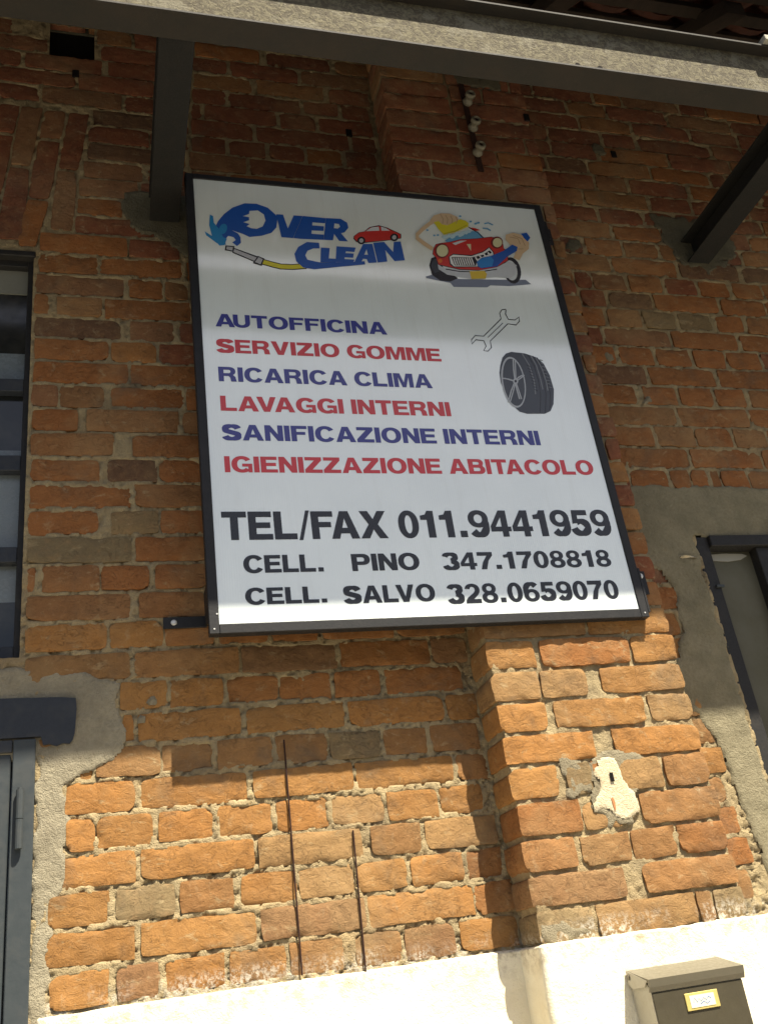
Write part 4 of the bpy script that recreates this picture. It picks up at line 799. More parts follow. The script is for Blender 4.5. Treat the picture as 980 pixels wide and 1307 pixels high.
# ------------------------------------------------------------------ plaster base
bp_ = [((-.135, .02), (-.135, 0.0), .01), ((-.135, 0.0), (.935, 0.0), .006), ((.935, 0.0), (.935, -.122), .006), ((.935, -.122), (1.492, -.122), .006),
       ((1.492, -.122), (1.492, 0.0), .02), ((1.492, 0.0), (1.738, 0.0), .008)]
def base_disp(u, z, zt):
    d = .007 + fbm(u, z, 22, 3, 4) * .004 + fbm(u, z, 4, 2, 14) * .006
    return d - .028 * sstep((z - (zt - .006)) / .006 * .5 + 0) * 1.0
base = path_sheet('plaster_base', bp_, axis([(GROUND, -.3, .1), (-.3, .010, .007), (.010, .026, .002)]), base_disp, M_PLASTER, wall,
                  ztop=lambda u: fbm(u, u * 0, 9, 3, 6) * .016)
base['label'] = 'white plastered lower part of the wall'

# ------------------------------------------------------------------ cement patches
def patch(name, poly, th, mat, y0=0.0, res=.005, rag=.016, seed=1, parent=wall, relief_amp=.006):
    P = np.array(poly); x0, z0 = P.min(0) - .02; x1, z1 = P.max(0) + .02
    X = np.linspace(x0, x1, max(4, int((x1 - x0) / res))); Zz = np.linspace(z0, z1, max(4, int((z1 - z0) / res)))
    def m(x, z): return sdf(x, z, poly) + fbm(x, z, 26, 3, seed) * rag * 2
    def yf(x, z):
        s_ = m(x, z)
        return y0 - th * sstep(s_ / .012) + .006 * (1 - sstep(s_ / .006)) - fbm(x, z, 18, 4, seed + 5) * relief_amp
    return relief(name, X, Zz, yf, lambda x, z: m(x, z) > 0, mat, parent)
patch('cement_patch', [(-.40, .79), (-.19, .782), (-.12, .755), (-.048, .75), (.032, .727), (.038, .593), (.020, .53), (-.05, .515), (-.085, .485), (-.085, .30), (-.115, .2), (-.120, -.02), (-.162, -.02), (-.162, .55), (-.40, .60)],
      .0022, M_CEMENT, y0=.0005, rag=.018, seed=3, relief_amp=.010)['label'] = 'grey cement patch at the end of the painted lintel'
patch('render_band', [(1.488, 1.278), (3.3, 1.262), (3.3, 1.085), (1.738, 1.085), (1.738, -.01), (1.66, .0), (1.648, .2), (1.628, .35), (1.612, .47), (1.575, .54), (1.48, .55), (1.48, .70), (1.565, .72), (1.60, .80), (1.615, .93), (1.59, .985), (1.488, 1.01)],
      .0035, M_RENDER, res=.006, rag=.013, seed=11)['label'] = 'grey cement render over and beside the right-hand window'
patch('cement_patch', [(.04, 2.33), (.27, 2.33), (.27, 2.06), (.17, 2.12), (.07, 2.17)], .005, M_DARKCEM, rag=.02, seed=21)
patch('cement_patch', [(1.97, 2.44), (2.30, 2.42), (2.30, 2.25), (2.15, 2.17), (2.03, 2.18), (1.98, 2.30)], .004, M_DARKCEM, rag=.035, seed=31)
patch('cement_patch', [(1.160, .435), (1.22, .45), (1.31, .43), (1.33, .38), (1.27, .33), (1.235, .26), (1.18, .26), (1.135, .31), (1.15, .38)], .0015, M_PIERCEM, y0=-.1195, rag=.022, seed=41, parent=wall)
patch('filler_patch', [(1.172, .428), (1.225, .422), (1.238, .37), (1.262, .335), (1.255, .292), (1.222, .262), (1.185, .275), (1.145, .312), (1.172, .350), (1.165, .385)], .0022, M_CREAM, y0=-.1225, rag=.020, seed=43, parent=wall, relief_amp=.005)['label'] = 'cream filler round a small hole in the pier'
patch('cement_patch', [(1.07, .435), (1.15, .44), (1.16, .34), (1.08, .33)], .002, M_PIERCEM, y0=-.1185, rag=.022, seed=47)
patch('cement_patch', [(.94, .075), (1.10, .055), (1.08, .02), (.94, .02)], .002, M_PIERCEM, y0=-.1185, rag=.022, seed=48)
patch('cement_patch', [(1.655, 1.035), (1.735, 1.03), (1.735, 1.012), (1.66, 1.018)], .016, M_CREAM, y0=-.004, rag=.006, seed=51)
patch('cement_patch', [(1.21, 2.92), (1.42, 2.92), (1.40, 2.85), (1.22, 2.86)], .004, M_DARKCEM, y0=-.12, rag=.02, seed=53)
for cx, cz, r, sd_ in ((1.72, 1.60, .030, 61), (1.62, 1.76, .026, 62), (1.60, 2.25, .035, 63), (1.83, 2.75, .04, 64), (.08, .63, .011, 66), (.10, .675, .013, 67)):
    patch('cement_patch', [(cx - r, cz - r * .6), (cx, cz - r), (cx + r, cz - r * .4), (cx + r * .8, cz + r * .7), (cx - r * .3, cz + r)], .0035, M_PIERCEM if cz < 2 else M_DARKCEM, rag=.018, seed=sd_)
mb = MB(); mb.box(1.200, 1.210, -.1275, -.128, .366, .388); mb.build('plug_hole_shade', M_HOLE_SHADE, wall)  # thin dark chip painted as the shade in the hole
mb = MB(); mb.prism_xz([(1.191, .326), (1.196, .330), (1.199, .318), (1.197, .300), (1.193, .297)], -.120, -.1262); mb.build('bare_brick_sliver', mat_flat('bare_brick', (.42, .19, .08), .9, .2), wall)
# old fixing holes: near-black caps, the shade inside painted on
for x, z, y in ((.27, 2.765, 0), (.832, 2.69, 0), (1.89, 2.73, 0), (-.09, 2.83, 0), (1.475, 2.73, -.12)):
    mb = MB(); mb.box(x - .011, x + .011, y - .0042, y + .006, z - .017, z + .017, .002); mb.build('fixing_hole_shade', M_HOLE_SHADE, wall)

# ------------------------------------------------------------------ signboard
YS = -.15                                          # front plane of the sign
SX0, SX1, SZ0, SZ1 = .235, 1.416, .786, 2.272
sign = thing('signboard', (.8255, YS + .015, SZ0), 'large white workshop signboard in a black frame with blue, red and black lettering', 'sign')
FW = .0245
for x0, x1, z0, z1 in ((SX0, SX0 + FW, SZ0, SZ1), (SX1 - FW, SX1, SZ0, SZ1), (SX0 + FW, SX1 - FW, SZ0, SZ0 + FW), (SX0 + FW, SX1 - FW, SZ1 - FW * .8, SZ1)):
    mb = MB(); mb.box(x0, x1, YS, YS + .028, z0, z1, .0015); mb.build('frame_bar', M_BLACK, sign)
YP = YS + .004
mb = MB(); mb.box(SX0 + .02, SX1 - .02, YP, YP + .012, SZ0 + .02, SZ1 - .016); mb.build('panel', M_PANEL, sign)
# letter shapes
def arc(cx, cy, rx, ry, a0, a1, n=10, e=2.15):
    out = []
    for i in range(n + 1):
        a = math.radians(a0 + (a1 - a0) * i / n); c, s_ = math.cos(a), math.sin(a)
        out.append((cx + rx * math.copysign(abs(c) ** (2 / e), c), cy + ry * math.copysign(abs(s_) ** (2 / e), s_)))
    return out
def rect(x0, y0, x1, y1): return [[(x0, y0), (x1, y0), (x1, y1), (x0, y1)]]
def ringp(cx, cy, rx, ry, tx, ty, a0=0, a1=360, n=44):
    if a1 - a0 == 360: return [arc(cx, cy, rx, ry, 0, 360, n)[:-1], arc(cx, cy, rx - tx, ry - ty, 0, 360, n)[:-1]]
    return [arc(cx, cy, rx, ry, a0, a1, n) + arc(cx, cy, rx - tx, ry - ty, a1, a0, n)]
def thick(pts, t, tv=None):
    L = []; R = []
    for i, (x, y) in enumerate(pts):
        a = pts[max(0, i - 1)]; b = pts[min(len(pts) - 1, i + 1)]; dx, dy = b[0] - a[0], b[1] - a[1]; l = math.hypot(dx, dy)
        tt = t * abs(dy / l) + (tv or t) * abs(dx / l)
        L.append((x - dy / l * tt / 2, y + dx / l * tt / 2)); R.append((x + dy / l * tt / 2, y - dx / l * tt / 2))
    return ('strip', L, R)
S_, B_ = .25, .20
G = {
 'A': (.98, [[[(0, 0), (.34, 1), (.64, 1), (.98, 0), (.70, 0), (.645, .19), (.335, .19), (.28, 0)], [(.395, .39), (.585, .39), (.49, .74)]]]),
 'U': (.86, [[arc(.43, .38, .43, .40, 180, 360) + [(.86, 1), (.61, 1)] + arc(.43, .38, .18, .19, 360, 180) + [(.25, 1), (0, 1)]]]),
 'T': (.82, [rect(0, .79, .82, 1), rect(.28, 0, .54, .79)]),
 'O': (1.0, [ringp(.5, .5, .5, .52, .27, .20)]),
 'F': (.76, [[[(0, 0), (0, 1), (.76, 1), (.76, .80), (.26, .80), (.26, .61), (.68, .61), (.68, .42), (.26, .42), (.26, 0)]]]),
 'I': (.26, [rect(0, 0, .26, 1)]),
 'C': (.93, [ringp(.49, .5, .49, .52, .27, .20, 32, 328)]),
 'N': (.86, [[[(0, 0), (0, 1), (.27, 1), (.61, .42), (.61, 1), (.86, 1), (.86, 0), (.59, 0), (.25, .58), (.25, 0)]]]),
 'S': (.86, [thick(arc(.43, .715, .30, .19, 8, 235, 14, 2) + arc(.43, .285, .31, .19, 55, -172, 16, 2), .25, .21)]),
 'E': (.80, [[[(0, 0), (0, 1), (.78, 1), (.78, .80), (.26, .80), (.26, .61), (.73, .61), (.73, .41), (.26, .41), (.26, .20), (.80, .20), (.80, 0)]]]),
 'R': (.90, [[[(0, 0), (0, 1)] + arc(.56, .71, .30, .29, 90, -60, 8) + [(.84, .32), (.89, 0), (.61, 0), (.575, .28), (.50, .37), (.26, .37), (.26, 0)], [(.26, .80)] + arc(.52, .685, .09, .115, 90, -90, 6) + [(.26, .57)]]]),
 'V': (.94, [[[(0, 1), (.28, 1), (.47, .30), (.66, 1), (.94, 1), (.62, 0), (.32, 0)]]]),
 'Z': (.84, [[[(.01, 1), (.82, 1), (.82, .80), (.36, .21), (.84, .21), (.84, 0), (-.01, 0), (-.01, .20), (.46, .79), (.01, .79)]]]),
 'G': (.98, [ringp(.49, .5, .49, .52, .27, .20, 35, 318), rect(.50, .36, .97, .54), rect(.78, 0, .97, .36)]),
 'M': (1.06, [[[(0, 0), (0, 1), (.36, 1), (.53, .35), (.70, 1), (1.06, 1), (1.06, 0), (.82, 0), (.82, .72), (.63, 0), (.43, 0), (.24, .72), (.24, 0)]]]),
 'L': (.76, [[[(0, 0), (0, 1), (.26, 1), (.26, .21), (.76, .21), (.76, 0)]]]),
 'B': (.88, [[[(0, 0), (0, 1)] + arc(.56, .745, .26, .255, 90, -35, 7) + arc(.58, .285, .30, .285, 50, -90, 9), [(.26, .81)] + arc(.50, .715, .09, .095, 90, -90, 6) + [(.26, .62)], [(.26, .42)] + arc(.52, .305, .10, .115, 90, -90, 6) + [(.26, .19)]]]),
 'P': (.86, [[[(0, 0), (0, 1)] + arc(.54, .675, .32, .325, 90, -90, 10) + [(.26, .35), (.26, 0)], [(.26, .80)] + arc(.50, .675, .10, .125, 90, -90, 6) + [(.26, .55)]]]),
 'X': (.95, [[[(0, 1), (.30, 1), (.47, .70), (.64, 1), (.94, 1), (.63, .51), (.95, 0), (.64, 0), (.46, .32), (.29, 0), (-.02, 0), (.30, .51)]]]),
 '/': (.40, [[[(0, -.03), (.13, -.03), (.42, 1.03), (.29, 1.03)]]]),
 '.': (.36, [rect(.05, 0, .31, .24)]),
 '0': (.74, [ringp(.37, .5, .37, .515, .24, .18)]),
 '1': (.64, [[[(.26, 0), (.26, .66), (.03, .66), (.03, .82), (.22, .86), (.30, 1), (.53, 1), (.53, 0)]]]),
 '2': (.74, [[arc(.37, .69, .36, .325, 170, -25, 12) + [(.60, .40), (.38, .21), (.74, .21), (.74, 0), (0, 0), (.02, .16), (.12, .30), (.40, .52), (.48, .62)] + arc(.37, .70, .125, .145, -10, 170, 8)]]),
 '3': (.76, [thick(arc(.37, .745, .255, .17, 172, -88, 20, 2), .215, .175), thick(arc(.375, .285, .275, .195, 88, -172, 20, 2), .225, .18)]),
 '4': (.78, [[[(.42, 0), (.42, .20), (0, .20), (0, .40), (.38, 1), (.66, 1), (.66, .38), (.78, .38), (.78, .20), (.66, .20), (.66, 0)], [(.42, .38), (.42, .74), (.19, .38)]]]),
 '5': (.76, [[[(.10, 1), (.70, 1), (.70, .80), (.30, .80), (.285, .66), (.30, .50), (.05, .47)]], thick(arc(.365, .325, .28, .235, 122, -172, 20, 2), .225, .18)]),
 '6': (.76, [ringp(.38, .315, .38, .33, .225, .165), thick(arc(.395, .58, .285, .335, 205, 38, 18, 2), .225, .175)]),
 '7': (.74, [[[(0, 1), (.74, 1), (.74, .80), (.52, .50), (.38, 0), (.11, 0), (.24, .42), (.46, .79), (0, .79)]]]),
 '8': (.76, [ringp(.38, .735, .335, .28, .205, .155), ringp(.38, .275, .38, .29, .225, .165)]),
 '9': (.76, [ringp(.38, .685, .38, .33, .225, .165), thick(arc(.365, .42, .285, .335, 25, -142, 18, 2), .225, .175)]),
}
def tess(loops):
    if loops[0] == 'strip':
        L, R = loops[1:]; n = len(L)
        return L + R, [(i, n + i, n + i + 1, i + 1) for i in range(n - 1)]
    pts = [p for l in loops for p in l]
    tri = tessellate_polygon([[Vector((x, y, 0)) for x, y in l] for l in loops]); return pts, tri
KERN = {'AV', 'VA', 'TA', 'AT', 'LT', 'AU', 'FA', 'LV'}
def lettering(text, x0, x1, zb, zt, col, label, gap=.065, word=.34, slope=0.0):
    x = 0; items = []; wd = 0
    for ch in text:
        if ch == ' ': x += word; wd += 1; continue
        w, parts = G[ch]
        if items and items[-1][1] + ch in KERN and items[-1][2] == wd: x -= .15
        items.append((x, ch, wd)); x += w + gap
    tot = x - gap; k = (x1 - x0) / tot; hh = zt - zb
    for w_, wtext in enumerate(text.split(' ')):
        lettering_word([(a, b) for a, b, c in items if c == w_], x0, k, zb, hh, col, label.split(' ')[0] + ' word ' + wtext if wd else label, slope)
def lettering_word(items, x0, k, zb, hh, col, label, slope):
    V = []; F = []
    for gx, ch in items:
        for li, loops in enumerate(G[ch][1]):
            pts, tri = tess(loops); n = len(V)
            for px, py in pts: V.append((x0 + (gx + px) * k, YP - .0006 - li * .00012, zb + py * hh + slope * (gx + px) * k))
            F += [tuple(i + n for i in t) for t in tri]
    o = solid('lettering', V, F, ink(col), sign); o['label'] = label; return o
lettering('AUTOFFICINA', .298, .800, 1.697, 1.742, 'navy', 'blue word AUTOFFICINA')
lettering('SERVIZIO GOMME', .297, .955, 1.608, 1.654, 'textred', 'red words SERVIZIO GOMME')
lettering('RICARICA CLIMA', .297, .912, 1.512, 1.560, 'navy', 'blue words RICARICA CLIMA')
lettering('LAVAGGI INTERNI', .297, .953, 1.417, 1.465, 'textred', 'red words LAVAGGI INTERNI')
lettering('SANIFICAZIONE INTERNI', .297, 1.213, 1.325, 1.374, 'navy', 'blue words SANIFICAZIONE INTERNI')
lettering('IGIENIZZAZIONE ABITACOLO', .297, 1.362, 1.228, 1.276, 'textred', 'red words IGIENIZZAZIONE ABITACOLO')
lettering('TEL/FAX 011.9441959', .280, 1.370, 1.033, 1.113, 'textblack', 'black line TEL/FAX 011.9441959', .055, .36)
lettering('CELL.', .327, .532, .942, .990, 'textblack', 'black word CELL. before PINO')
lettering('PINO', .604, .786, .941, .989, 'textblack', 'black name PINO')
lettering('347.1708818', .851, 1.343, .938, .988, 'textblack', 'black number 347.1708818')
lettering('CELL.', .326, .532, .858, .902, 'textblack', 'black word CELL. before SALVO')
lettering('SALVO', .573, .815, .853, .900, 'textblack', 'black name SALVO')
lettering('328.0659070', .849, 1.343, .843, .897, 'textblack', 'black number 328.0659070')
# printed drawings: gather the shapes of one drawing and one colour into one part
ARTL = {'logo': 'blue company name OVER CLEAN with big initials', 'splash': 'light blue water splash beside the company name', 'hose': 'yellow hose with a grey nozzle under the company name',
        'red_car': 'small red car drawn above the company name', 'car_wash_drawing': 'drawing of a red car being soaped with a yellow sponge and scrubbed with a blue brush',
        'spanner_drawing': 'outline drawing of a double-ended spanner', 'tyre_drawing': 'picture of a tyre on a five-spoke rim'}
for name in ARTL:
    V = []; F = []; mats = []; MI = []
    for n_, col, lvl, loops in ART:
        if n_ != name: continue
        if col not in mats: mats.append(col)
        pts, tri = tess(loops); n = len(V)
        for x, z in pts: V.append((x, YP - .0005 - lvl * .00016 - .000004 * n / 10, z))
        for t in tri: F.append(tuple(i + n for i in t)); MI.append(mats.index(col))
    o = solid(name, V, F, ink(mats[0]), sign)
    for c in mats[1:]: o.data.materials.append(ink(c))
    o.data.polygons.foreach_set('material_index', MI); o['label'] = ARTL[name]
# wall brackets of the sign
def sign_bracket(side):
    mb = MB()
    if side == 'l':
        mb.box(.137, .245, -.0075, -.0025, .856, .886, .0008)
        mb.box(.2405, .2450, YS + .026, -.0075, .856, .945, .0008)
    elif side == 'r':
        mb.box(1.416, 1.4225, -.150, -.1235, .80, .93, .0008); mb.box(1.416, 1.45, -.1265, -.1225, .86, .93, .0008)
    else:
        mb.box(1.416, 1.4225, -.150, -.1235, 2.12, 2.20, .0008); mb.box(1.416, 1.445, -.1265, -.1225, 2.12, 2.19, .0008)
    b = mb.build('wall_bracket', M_BLACK, sign)
    s2 = MB()
    if side == 'l': s2.lathe((.163, -.0075, .871), (0, -1, 0), [(0, .0078), (.0025, .0072), (.0042, .004)], 14)
    elif side == 'r':
        s2.lathe((1.434, -.1265, .915), (0, -1, 0), [(0, .0085), (.003, .0078), (.0052, .004)], 14)
        s3 = MB(); s3.lathe((1.434, -.1265, .873), (0, -1, 0), [(0, .005), (.003, .004)], 10); s3.build('screw', M_BLACK, b)
    else: s2.lathe((1.434, -.1265, 2.16), (0, -1, 0), [(0, .006), (.003, .005)], 10)
    s2.build('screw', M_SCREW if side != 't' else M_BLACK, b)
for s_ in 'lrt': sign_bracket(s_)
for x, z in ((SX0 + .012, SZ0 + .012), (SX0 + .020, SZ0 + .05), (SX1 - .012, SZ0 + .012)):
    mb = MB(); mb.lathe((x, YS, z), (0, -1, 0), [(0, .0025), (.0012, .002)], 8); mb.build('rivet', M_SCREW, sign)

# ------------------------------------------------------------------ steel canopy beam on two brackets
BZ, BH, BE, BWD = 2.162, .222, .726, .039
beam = thing('steel_beam', (1.0, -BE, BZ), 'long steel beam under the eaves with flaking pale paint on its web', 'beam')
def ibeam(y, z, hh, hw, tf, tw):
    return [(y - hw, z), (y + hw, z), (y + hw, z + tf), (y + tw, z + tf), (y + tw, z + hh - tf), (y + hw, z + hh - tf), (y + hw, z + hh), (y - hw, z + hh), (y - hw, z + hh - tf), (y - tw, z + hh - tf), (y - tw, z + tf), (y - hw, z + tf)]
mb = MB(); mb.box(-2.2, 4.4, -BE - BWD, -BE + BWD, BZ, BZ + .009, .0015); mb.build('bottom_flange', M_STEEL, beam)
mb = MB(); mb.box(-2.2, 4.4, -BE - BWD, -BE + BWD, BZ + BH - .009, BZ + BH, .0015); mb.build('top_flange', M_STEEL, beam)
mb = MB(); mb.box(-2.2, 4.4, -BE - .004, -BE + .004, BZ + .009, BZ + BH - .009); mb.build('web', M_FLAKY, beam)
for x, z in ((1.275, BZ + .055), (1.345, BZ + .055)):
    mb = MB(); mb.cyl((x, -BE - .0035, z), (x, -BE - .0052, z), .008, 12); mb.build('bolt_hole_shade', M_HOLE_SHADE, beam)  # dark disc standing in for the shade of a hole
for x, lab in ((.1795, 'dark steel bracket running from the wall to the beam left of the sign'), (2.10, 'dark steel bracket running from the wall to the beam right of the sign')):
    o = thing('steel_bracket', (x, 0, 2.205), lab, 'bracket', 'steel brackets carrying the beam')
    hw = .045
    mb = MB(); mb.box(x - hw, x + hw, -BE + BWD + .002, .10, 2.205, 2.212, .001); mb.build('bottom_flange', M_STRUT, o)
    mb = MB(); mb.box(x - .003, x + .003, -BE + .006, .10, 2.212, 2.30); mb.build('web', M_STRUT, o)
    mb = MB(); mb.box(x - hw, x + hw, -BE + .006, .10, 2.30, 2.307, .001); mb.build('top_flange', M_STRUT, o)

# ------------------------------------------------------------------ roof over the beam
SL = .70                                           # slope
roof = thing('tiled_roof', (1.0, -.4, 2.5), 'overhanging eaves of red clay tiles on dark rafters', 'roof')
def rz(e, off=0.0): return 2.585 + (.845 - e) * SL + off
for i in range(12):
    x = -1.9 + i * .55
    mb = MB()
    V = []
    for e in (.70, -.55):
        for dx in (-.035, .035):
            for dz in (-.06, 0): V.append((x + dx, -e, rz(e, dz - .012)))
    mb.add(V, [(0, 1, 3, 2), (4, 6, 7, 5), (0, 4, 5, 1), (2, 3, 7, 6), (0, 2, 6, 4), (1, 5, 7, 3)]); mb.build('rafter', M_WOOD, roof)
for i in range(9):
    e = .74 - i * .145
    mb = MB(); mb.box(-2.1, 4.3, -e - .02, -e + .02, rz(e, -.0115), rz(e, .012), .001); mb.build('batten', M_WOOD, roof)
mb = MB(); mb.box(-2.2, 4.4, -.856, -.838, 2.590, 2.655, .001); mb.build('eaves_board', M_WOOD, roof)
tile_me = None
def tile_mesh(up):
    V = []; n = 7; L = .42
    for k, (yy, r) in enumerate(((0, .088), (L, .072))):
        for i in range(n + 1):
            a = math.pi * i / n; s_ = 1 if up else -1
            V.append((r * math.cos(a), yy, s_ * r * .62 * math.sin(a) + yy * SL)); V.append(((r - .011) * math.cos(a), yy, s_ * (r - .011) * .62 * math.sin(a) + yy * SL))
    F = []; m = 2 * (n + 1)
    for i in range(n):
        a, b, c, d = 2 * i, 2 * i + 2, m + 2 * i + 2, m + 2 * i
        F += [(a, b, c, d), (a + 1, d + 1, c + 1, b + 1), (a, a + 1, b + 1, b), (d, c, c + 1, d + 1)]
    F += [(0, m, m + 1, 1), (2 * n, 2 * n + 1, m + 2 * n + 1, m + 2 * n)]
    me = bpy.data.meshes.new('roof_tile'); me.from_pydata(V, [], F); me.materials.append(M_TILE); me.update(); return me
TU, TD = tile_mesh(True), tile_mesh(False)
for r_ in range(4):
    for i in range(34):
        x = -1.85 + i * .185; e = .845 - r_ * .335
        if x > 4.2: continue
        put(bpy.data.objects.new('roof_tile', TD), (x, -e, rz(e, .075 + random.uniform(-.003, .003))), roof)
        put(bpy.data.objects.new('roof_tile', TU), (x + .0925, -e, rz(e, .085 + random.uniform(-.003, .003))), roof)
mb = MB(); mb.box(1.92, 2.35, -.782, -.745, BZ + BH + .001, BZ + BH + .022, .001)
lath = mb.build('wooden_lath', M_PALEWOOD); tag(lath, 'pale weathered lath lying on the top edge of the beam', 'lath')

# ------------------------------------------------------------------ insulators on the pier
ins = thing('insulator_rack', (1.243, -.12, 2.47), 'old iron strip with three small porcelain insulators above the sign', 'insulator')
mb = MB(); mb.box(1.231, 1.251, -.128, -.1215, 2.43, 2.86, .001); mb.build('iron_strip', M_RUST, ins)
for x, z in ((1.246, 2.757), (1.243, 2.628), (1.238, 2.507)):
    mb = MB(); mb.lathe((x, -.128, z), (0, -1, 0), [(0, .015), (.008, .019), (.014, .017), (.019, .011), (.028, .011), (.033, .018), (.043, .0185), (.048, .014), (.0475, .009), (.040, .008)], 20)
    o = mb.build('insulator', M_CERAMIC, ins, smooth=True)
    mb = MB(); mb.cyl((x, -.160, z), (x, -.1705, z), .0075, 12); mb.build('screw_head', M_RUST, o)

# ------------------------------------------------------------------ beam pocket in the wall
mb = MB()
mb.box(-.176, -.028, .035, .045, 2.887, 3.066); mb.build('beam_pocket_shade', M_HOLE_SHADE, wall)  # near-black sheet painted as the shade in the pocket

# ------------------------------------------------------------------ left window
wl = thing('workshop_window', (-.72, .06, .80), 'tall steel window with pale and dark panes at the left edge', 'window')
YW = .050
def bar(x0, x1, z0, z1, y=YW, th=.03, mat=M_FRAME, name='frame_bar'):
    mb = MB(); mb.box(x0, x1, y - th, y, z0, z1, .0015); return mb.build(name, mat, wl)
bar(-.216, -.199, .80, 2.035); bar(-1.25, -1.222, .80, 2.035); bar(-1.222, -.216, 2.01, 2.035, mat=M_FRAME)
for z0, z1 in ((1.572, 1.612), (1.322, 1.368), (1.058, 1.10), (.80, .835)): bar(-1.222, -.216, z0, z1, YW - .003, .028, M_BLUEPAINT)
for x in (-.50, -.77, -1.0): bar(x - .012, x + .012, .835, 2.01, YW - .001, .022)
def pane(z0, z1, mat, y=YW, label=None):
    mb = MB(); mb.box(-1.222, -.216, y - .004, y + .001, z0, z1); o = mb.build('pane', mat, wl)
    if label: o['label'] = label
pane(1.925, 2.01, M_PANEL_GREY, YW - .004, 'grey painted pane'); pane(1.715, 1.925, M_PANE_DARK); pane(1.612, 1.715, M_PANE_PALE, label='pale pane with a painted sky reflection'); pane(1.398, 1.572, M_PANE_DARK); pane(1.368, 1.398, M_PANE_PALE)
pane(1.10, 1.322, M_PANE_PALE, label='pale pane with a painted sky reflection'); pane(.96, 1.058, M_PANE_PALE); pane(.835, .96, M_PANE_DARK)
mb = MB(); mb.box(-1.25, -.2, .10, .37, .8, .81); mb.box(-1.25, -.2, .36, .37, .8, 2.03); mb.build('interior_shade', M_HOLE_SHADE, wl)
# dark strip along the underside of the arch
mb = MB(); mb.box(-1.25, -.195, -.004, .034, 2.031, 2.052, .003); o = mb.build('soffit_strip', M_FRAME, wl)

# ------------------------------------------------------------------ painted lintel and left door
mb = MB()
mb.prism_xz([(-1.25, .701), (-.30, .700), (-.18, .697), (-.10, .694), (-.070, .690), (-.068, .665), (-.070, .635), (-.072, .607), (-.076, .592), (-.083, .583), (-.098, .585), (-.112, .580), (-.128, .586), (-.141, .584), (-.146, .604), (-1.25, .612)], .03, -.0095)
lt = mb.build('painted_lintel', M_BLUEPAINT); tag(lt, 'dark blue painted lintel end above the grey door at the lower left', 'lintel')
dl = thing('metal_door', (-.65, .0, GROUND), 'grey metal door with a hinge at the lower left edge', 'door')
mb = MB(); mb.box(-.205, -.157, -.010, .05, GROUND, .600, .002); mb.build('door_frame', M_DOOR, dl)
mb = MB(); mb.box(-1.1, -.207, -.009, .05, .572, .600, .002); mb.build('door_frame', M_BLUEPAINT, dl)
mb = MB(); mb.box(-1.1, -.209, -.002, .04, GROUND + .01, .570, .003); mb.build('door_leaf', M_DOOR, dl)
mb = MB(); mb.cyl((-.186, -.019, .358), (-.186, -.019, .420), .0085, 12); mb.cyl((-.186, -.019, .4215), (-.186, -.019, .484), .0085, 12); mb.cyl((-.186, -.019, .484), (-.186, -.019, .489), .0055, 10)
mb.build('hinge', M_DOOR, dl)

# ------------------------------------------------------------------ right window
wr = thing('steel_window', (2.24, .03, GROUND), 'dark steel framed window set in grey render at the right edge', 'window')
def rbar(x0, x1, z0, z1, y0=.004, y1=.05, mat=M_FRAME):
    mb = MB(); mb.box(x0, x1, y0, y1, z0, z1, .002); return mb.build('frame_bar', mat, wr)
rbar(1.7385, 1.785, -.55, 1.094); rbar(2.70, 2.75, -.55, 1.094); rbar(1.785, 2.70, 1.058, 1.094, -.010); rbar(1.785, 2.70, -.55, -.50)
rbar(1.950, 2.005, -.50, 1.058); rbar(2.32, 2.37, -.50, 1.058)
for x0, x1 in ((1.785, 1.950), (2.005, 2.32), (2.37, 2.70)):
    mb = MB(); mb.box(x0, x1, .040, .045, -.50, 1.058); mb.build('pane', M_PANE_DIRTY if x0 < 1.8 else M_PANE_DARK, wr)
mb = MB(); mb.prism_xz([(1.797, 1.048), (1.85, 1.051), (1.92, 1.049), (1.935, 1.042), (1.91, 1.030), (1.86, 1.024), (1.81, 1.028), (1.795, 1.037)], .0395, .036)
mb.build('paper_scrap', mat_flat('greyed_paper', (.36, .35, .30), .8, .2), wr)
mb = MB(); mb.box(1.765, 1.79, -.004, .004, .925, .932); mb.build('latch', M_DOOR, wr)

# ------------------------------------------------------------------ iron rods on the wall
for (x0, z0, x1, z1), lab in (((.416, .557, .412, .033), 'longer of two thin rusty rods upright on the lower brick wall'), ((.563, .329, .556, .023), 'shorter of two thin rusty rods upright on the lower brick wall')):
    mb = MB()
    n = 1
    for i in range(n):
        a = (x0 + (x1 - x0) * i / n + random.uniform(-.0006, .0006) * 0, -.0058, z0 + (z1 - z0) * i / n); b = (x0 + (x1 - x0) * (i + 1) / n, -.0058, z0 + (z1 - z0) * (i + 1) / n)
        mb.cyl(a, b, .0021, 8)
    o = mb.build('iron_rod', M_RUST); tag(o, lab, 'rod', 'thin rusty rods on the lower wall')

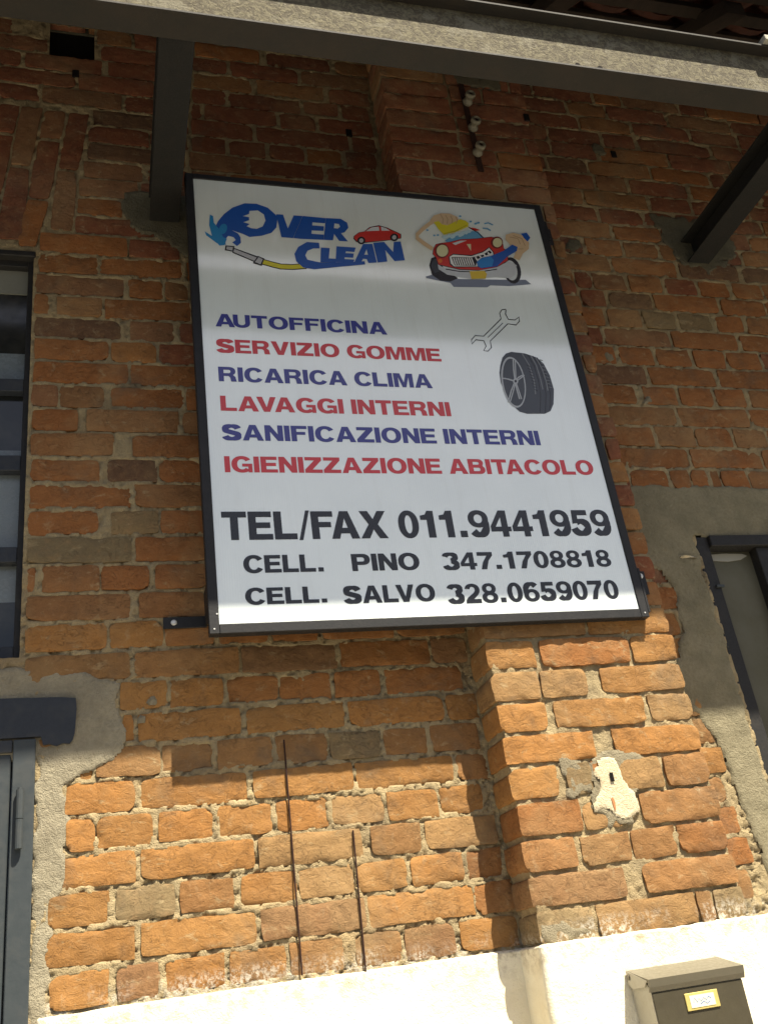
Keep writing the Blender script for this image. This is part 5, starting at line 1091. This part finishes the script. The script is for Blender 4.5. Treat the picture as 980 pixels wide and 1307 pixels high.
# ------------------------------------------------------------------ mailbox
mx0, mx1 = 1.128, 1.362; yb = -.134
box = thing('mailbox', ((mx0 + mx1) / 2, yb, -.40), 'brown metal mailbox with a sloping lid on the white plastered pier', 'mailbox')
mb = MB(); mb.extrude_x([(yb, -.062), (yb, -.40), (-.216, -.40), (-.216, -.098), (-.206, -.082)], mx0 + .003, mx1 - .003); mb.build('body', M_MAILSIDE, box)
mb = MB(); mb.box(mx0 + .004, mx1 - .004, -.2195, -.2163, -.39, -.101, .0008); mb.build('door', M_MAILBOX, box)
mb = MB(); mb.extrude_x([(yb, -.052), (yb, -.060), (-.222, -.080), (-.2225, -.090), (-.2185, -.0985), (-.2215, -.099), (-.226, -.089), (-.229, -.0735)], mx0 - .003, mx1 + .003); mb.build('lid', M_MAILLID, box)
mb = MB(); mb.extrude_x([(yb, -.0525), (yb, -.078), (-.150, -.090), (-.205, -.088), (-.222, -.0755)], mx0 - .0042, mx0 - .0032); mb.build('lid_cheek', M_MAILSIDE, box)
mb = MB(); mb.extrude_x([(yb, -.0525), (yb, -.078), (-.150, -.090), (-.205, -.088), (-.222, -.0755)], mx1 + .0032, mx1 + .0042); mb.build('lid_cheek', M_MAILSIDE, box)
mb = MB(); mb.cyl((mx0 - .0042, -.143, -.066), (mx0 - .0065, -.143, -.066), .0062, 14); mb.build('hinge_pin', M_MAILLID, box)
mb = MB(); mb.box(1.206, 1.288, -.2225, -.2197, -.146, -.112, .0008); pl = mb.build('name_plate', M_BRASS, box)
mb = MB(); mb.box(1.216, 1.277, -.2234, -.2226, -.141, -.117); mb.build('name_card', M_PAPER, pl)
V = []; F = []
random.seed(12); cur = (1.226, -.127)
pts = [(1.224, -.130), (1.228, -.122), (1.233, -.131), (1.238, -.124), (1.243, -.130), (1.250, -.124), (1.256, -.129), (1.262, -.123), (1.268, -.127)]
for L in (pts, [(1.240, -.135), (1.249, -.131), (1.256, -.136), (1.264, -.132)]):
    p_, tri = tess(thick(L, .0016)); n = len(V); V += [(x, -.2238, z) for x, z in p_]; F += [tuple(i + n for i in t) for t in tri]
solid('scribble', V, F, mat_flat('faded_blue_ink', (0.12, 0.20, 0.42), .6), pl)
mb = MB(); mb.box(1.195, 1.29, -.2225, -.2197, -.205, -.183, .001); mb.build('slot_flap', M_MAILSIDE, box)

# ------------------------------------------------------------------ ground; pale strip and shed added out of view for bounce and reflections
def mat_bounce_concrete():
    t = NT('bounce_concrete'); a = t.noise(.8, 5, .6); b_ = t.noise(30, 4, .7)
    c = t.mix(t.ramp(a, .35, .7), (0.42, 0.39, 0.33), (0.34, 0.32, 0.27)); return t.done(c, .9, t.bump(b_, .005, .6))
mb = MB(); mb.add([(-250, -250, GROUND), (250, -250, GROUND), (250, 250, GROUND), (-250, 250, GROUND)], [(0, 1, 2, 3)])
t = NT('asphalt'); t.done(t.mix(t.ramp(t.noise(40, 4, .7), .3, .7), (0.045, 0.045, 0.046), (0.075, 0.073, 0.07)), .9)
g = mb.build('ground', t.m); tag(g, 'dark asphalt yard', kind='structure')
mb = MB(); mb.box(-14, 16, -1.9, -.02, GROUND - .1, GROUND + .12, .01); g = mb.build('bounce_strip', mat_bounce_concrete()); tag(g, 'unseen pale concrete strip added along the wall to bounce sunlight', kind='structure')  # pale strip added to bounce sunlight onto the lower wall
shed = thing('added_shed', (1, -15, GROUND), 'low pale shed added out of view across the yard to shape light and reflections', 'building')  # unseen shed, added for sign reflections and to trim low sky light
M_ADDED_SHED = mat_paint('added_shed_render', (0.50, 0.46, 0.38), .9, (0.36, 0.32, 0.26), .4, 2)
mb = MB(); mb.box(-9, 12, -19, -15, GROUND, 3.4); mb.build('wall', M_ADDED_SHED, shed)  # wall of the added, unseen shed
mb = MB(); mb.extrude_x([(-14.6, 3.4), (-17, 4.5), (-19.4, 3.4), (-19.4, 3.28), (-14.6, 3.28)], -9.4, 12.4); mb.build('roof', M_TILE, shed)  # roof of the added, unseen shed
for x in (-6, -2, 2, 6, 9.5):
    mb = MB(); mb.box(x - .7, x + .7, -15.0, -14.96, -.3, 1.3, .01); f_ = mb.build('window', M_FRAME, shed)  # windows of the added, unseen shed
    mb = MB(); mb.box(x - .62, x + .62, -14.958, -14.95, -.22, 1.22); mb.build('pane', M_PANE_DARK, f_)
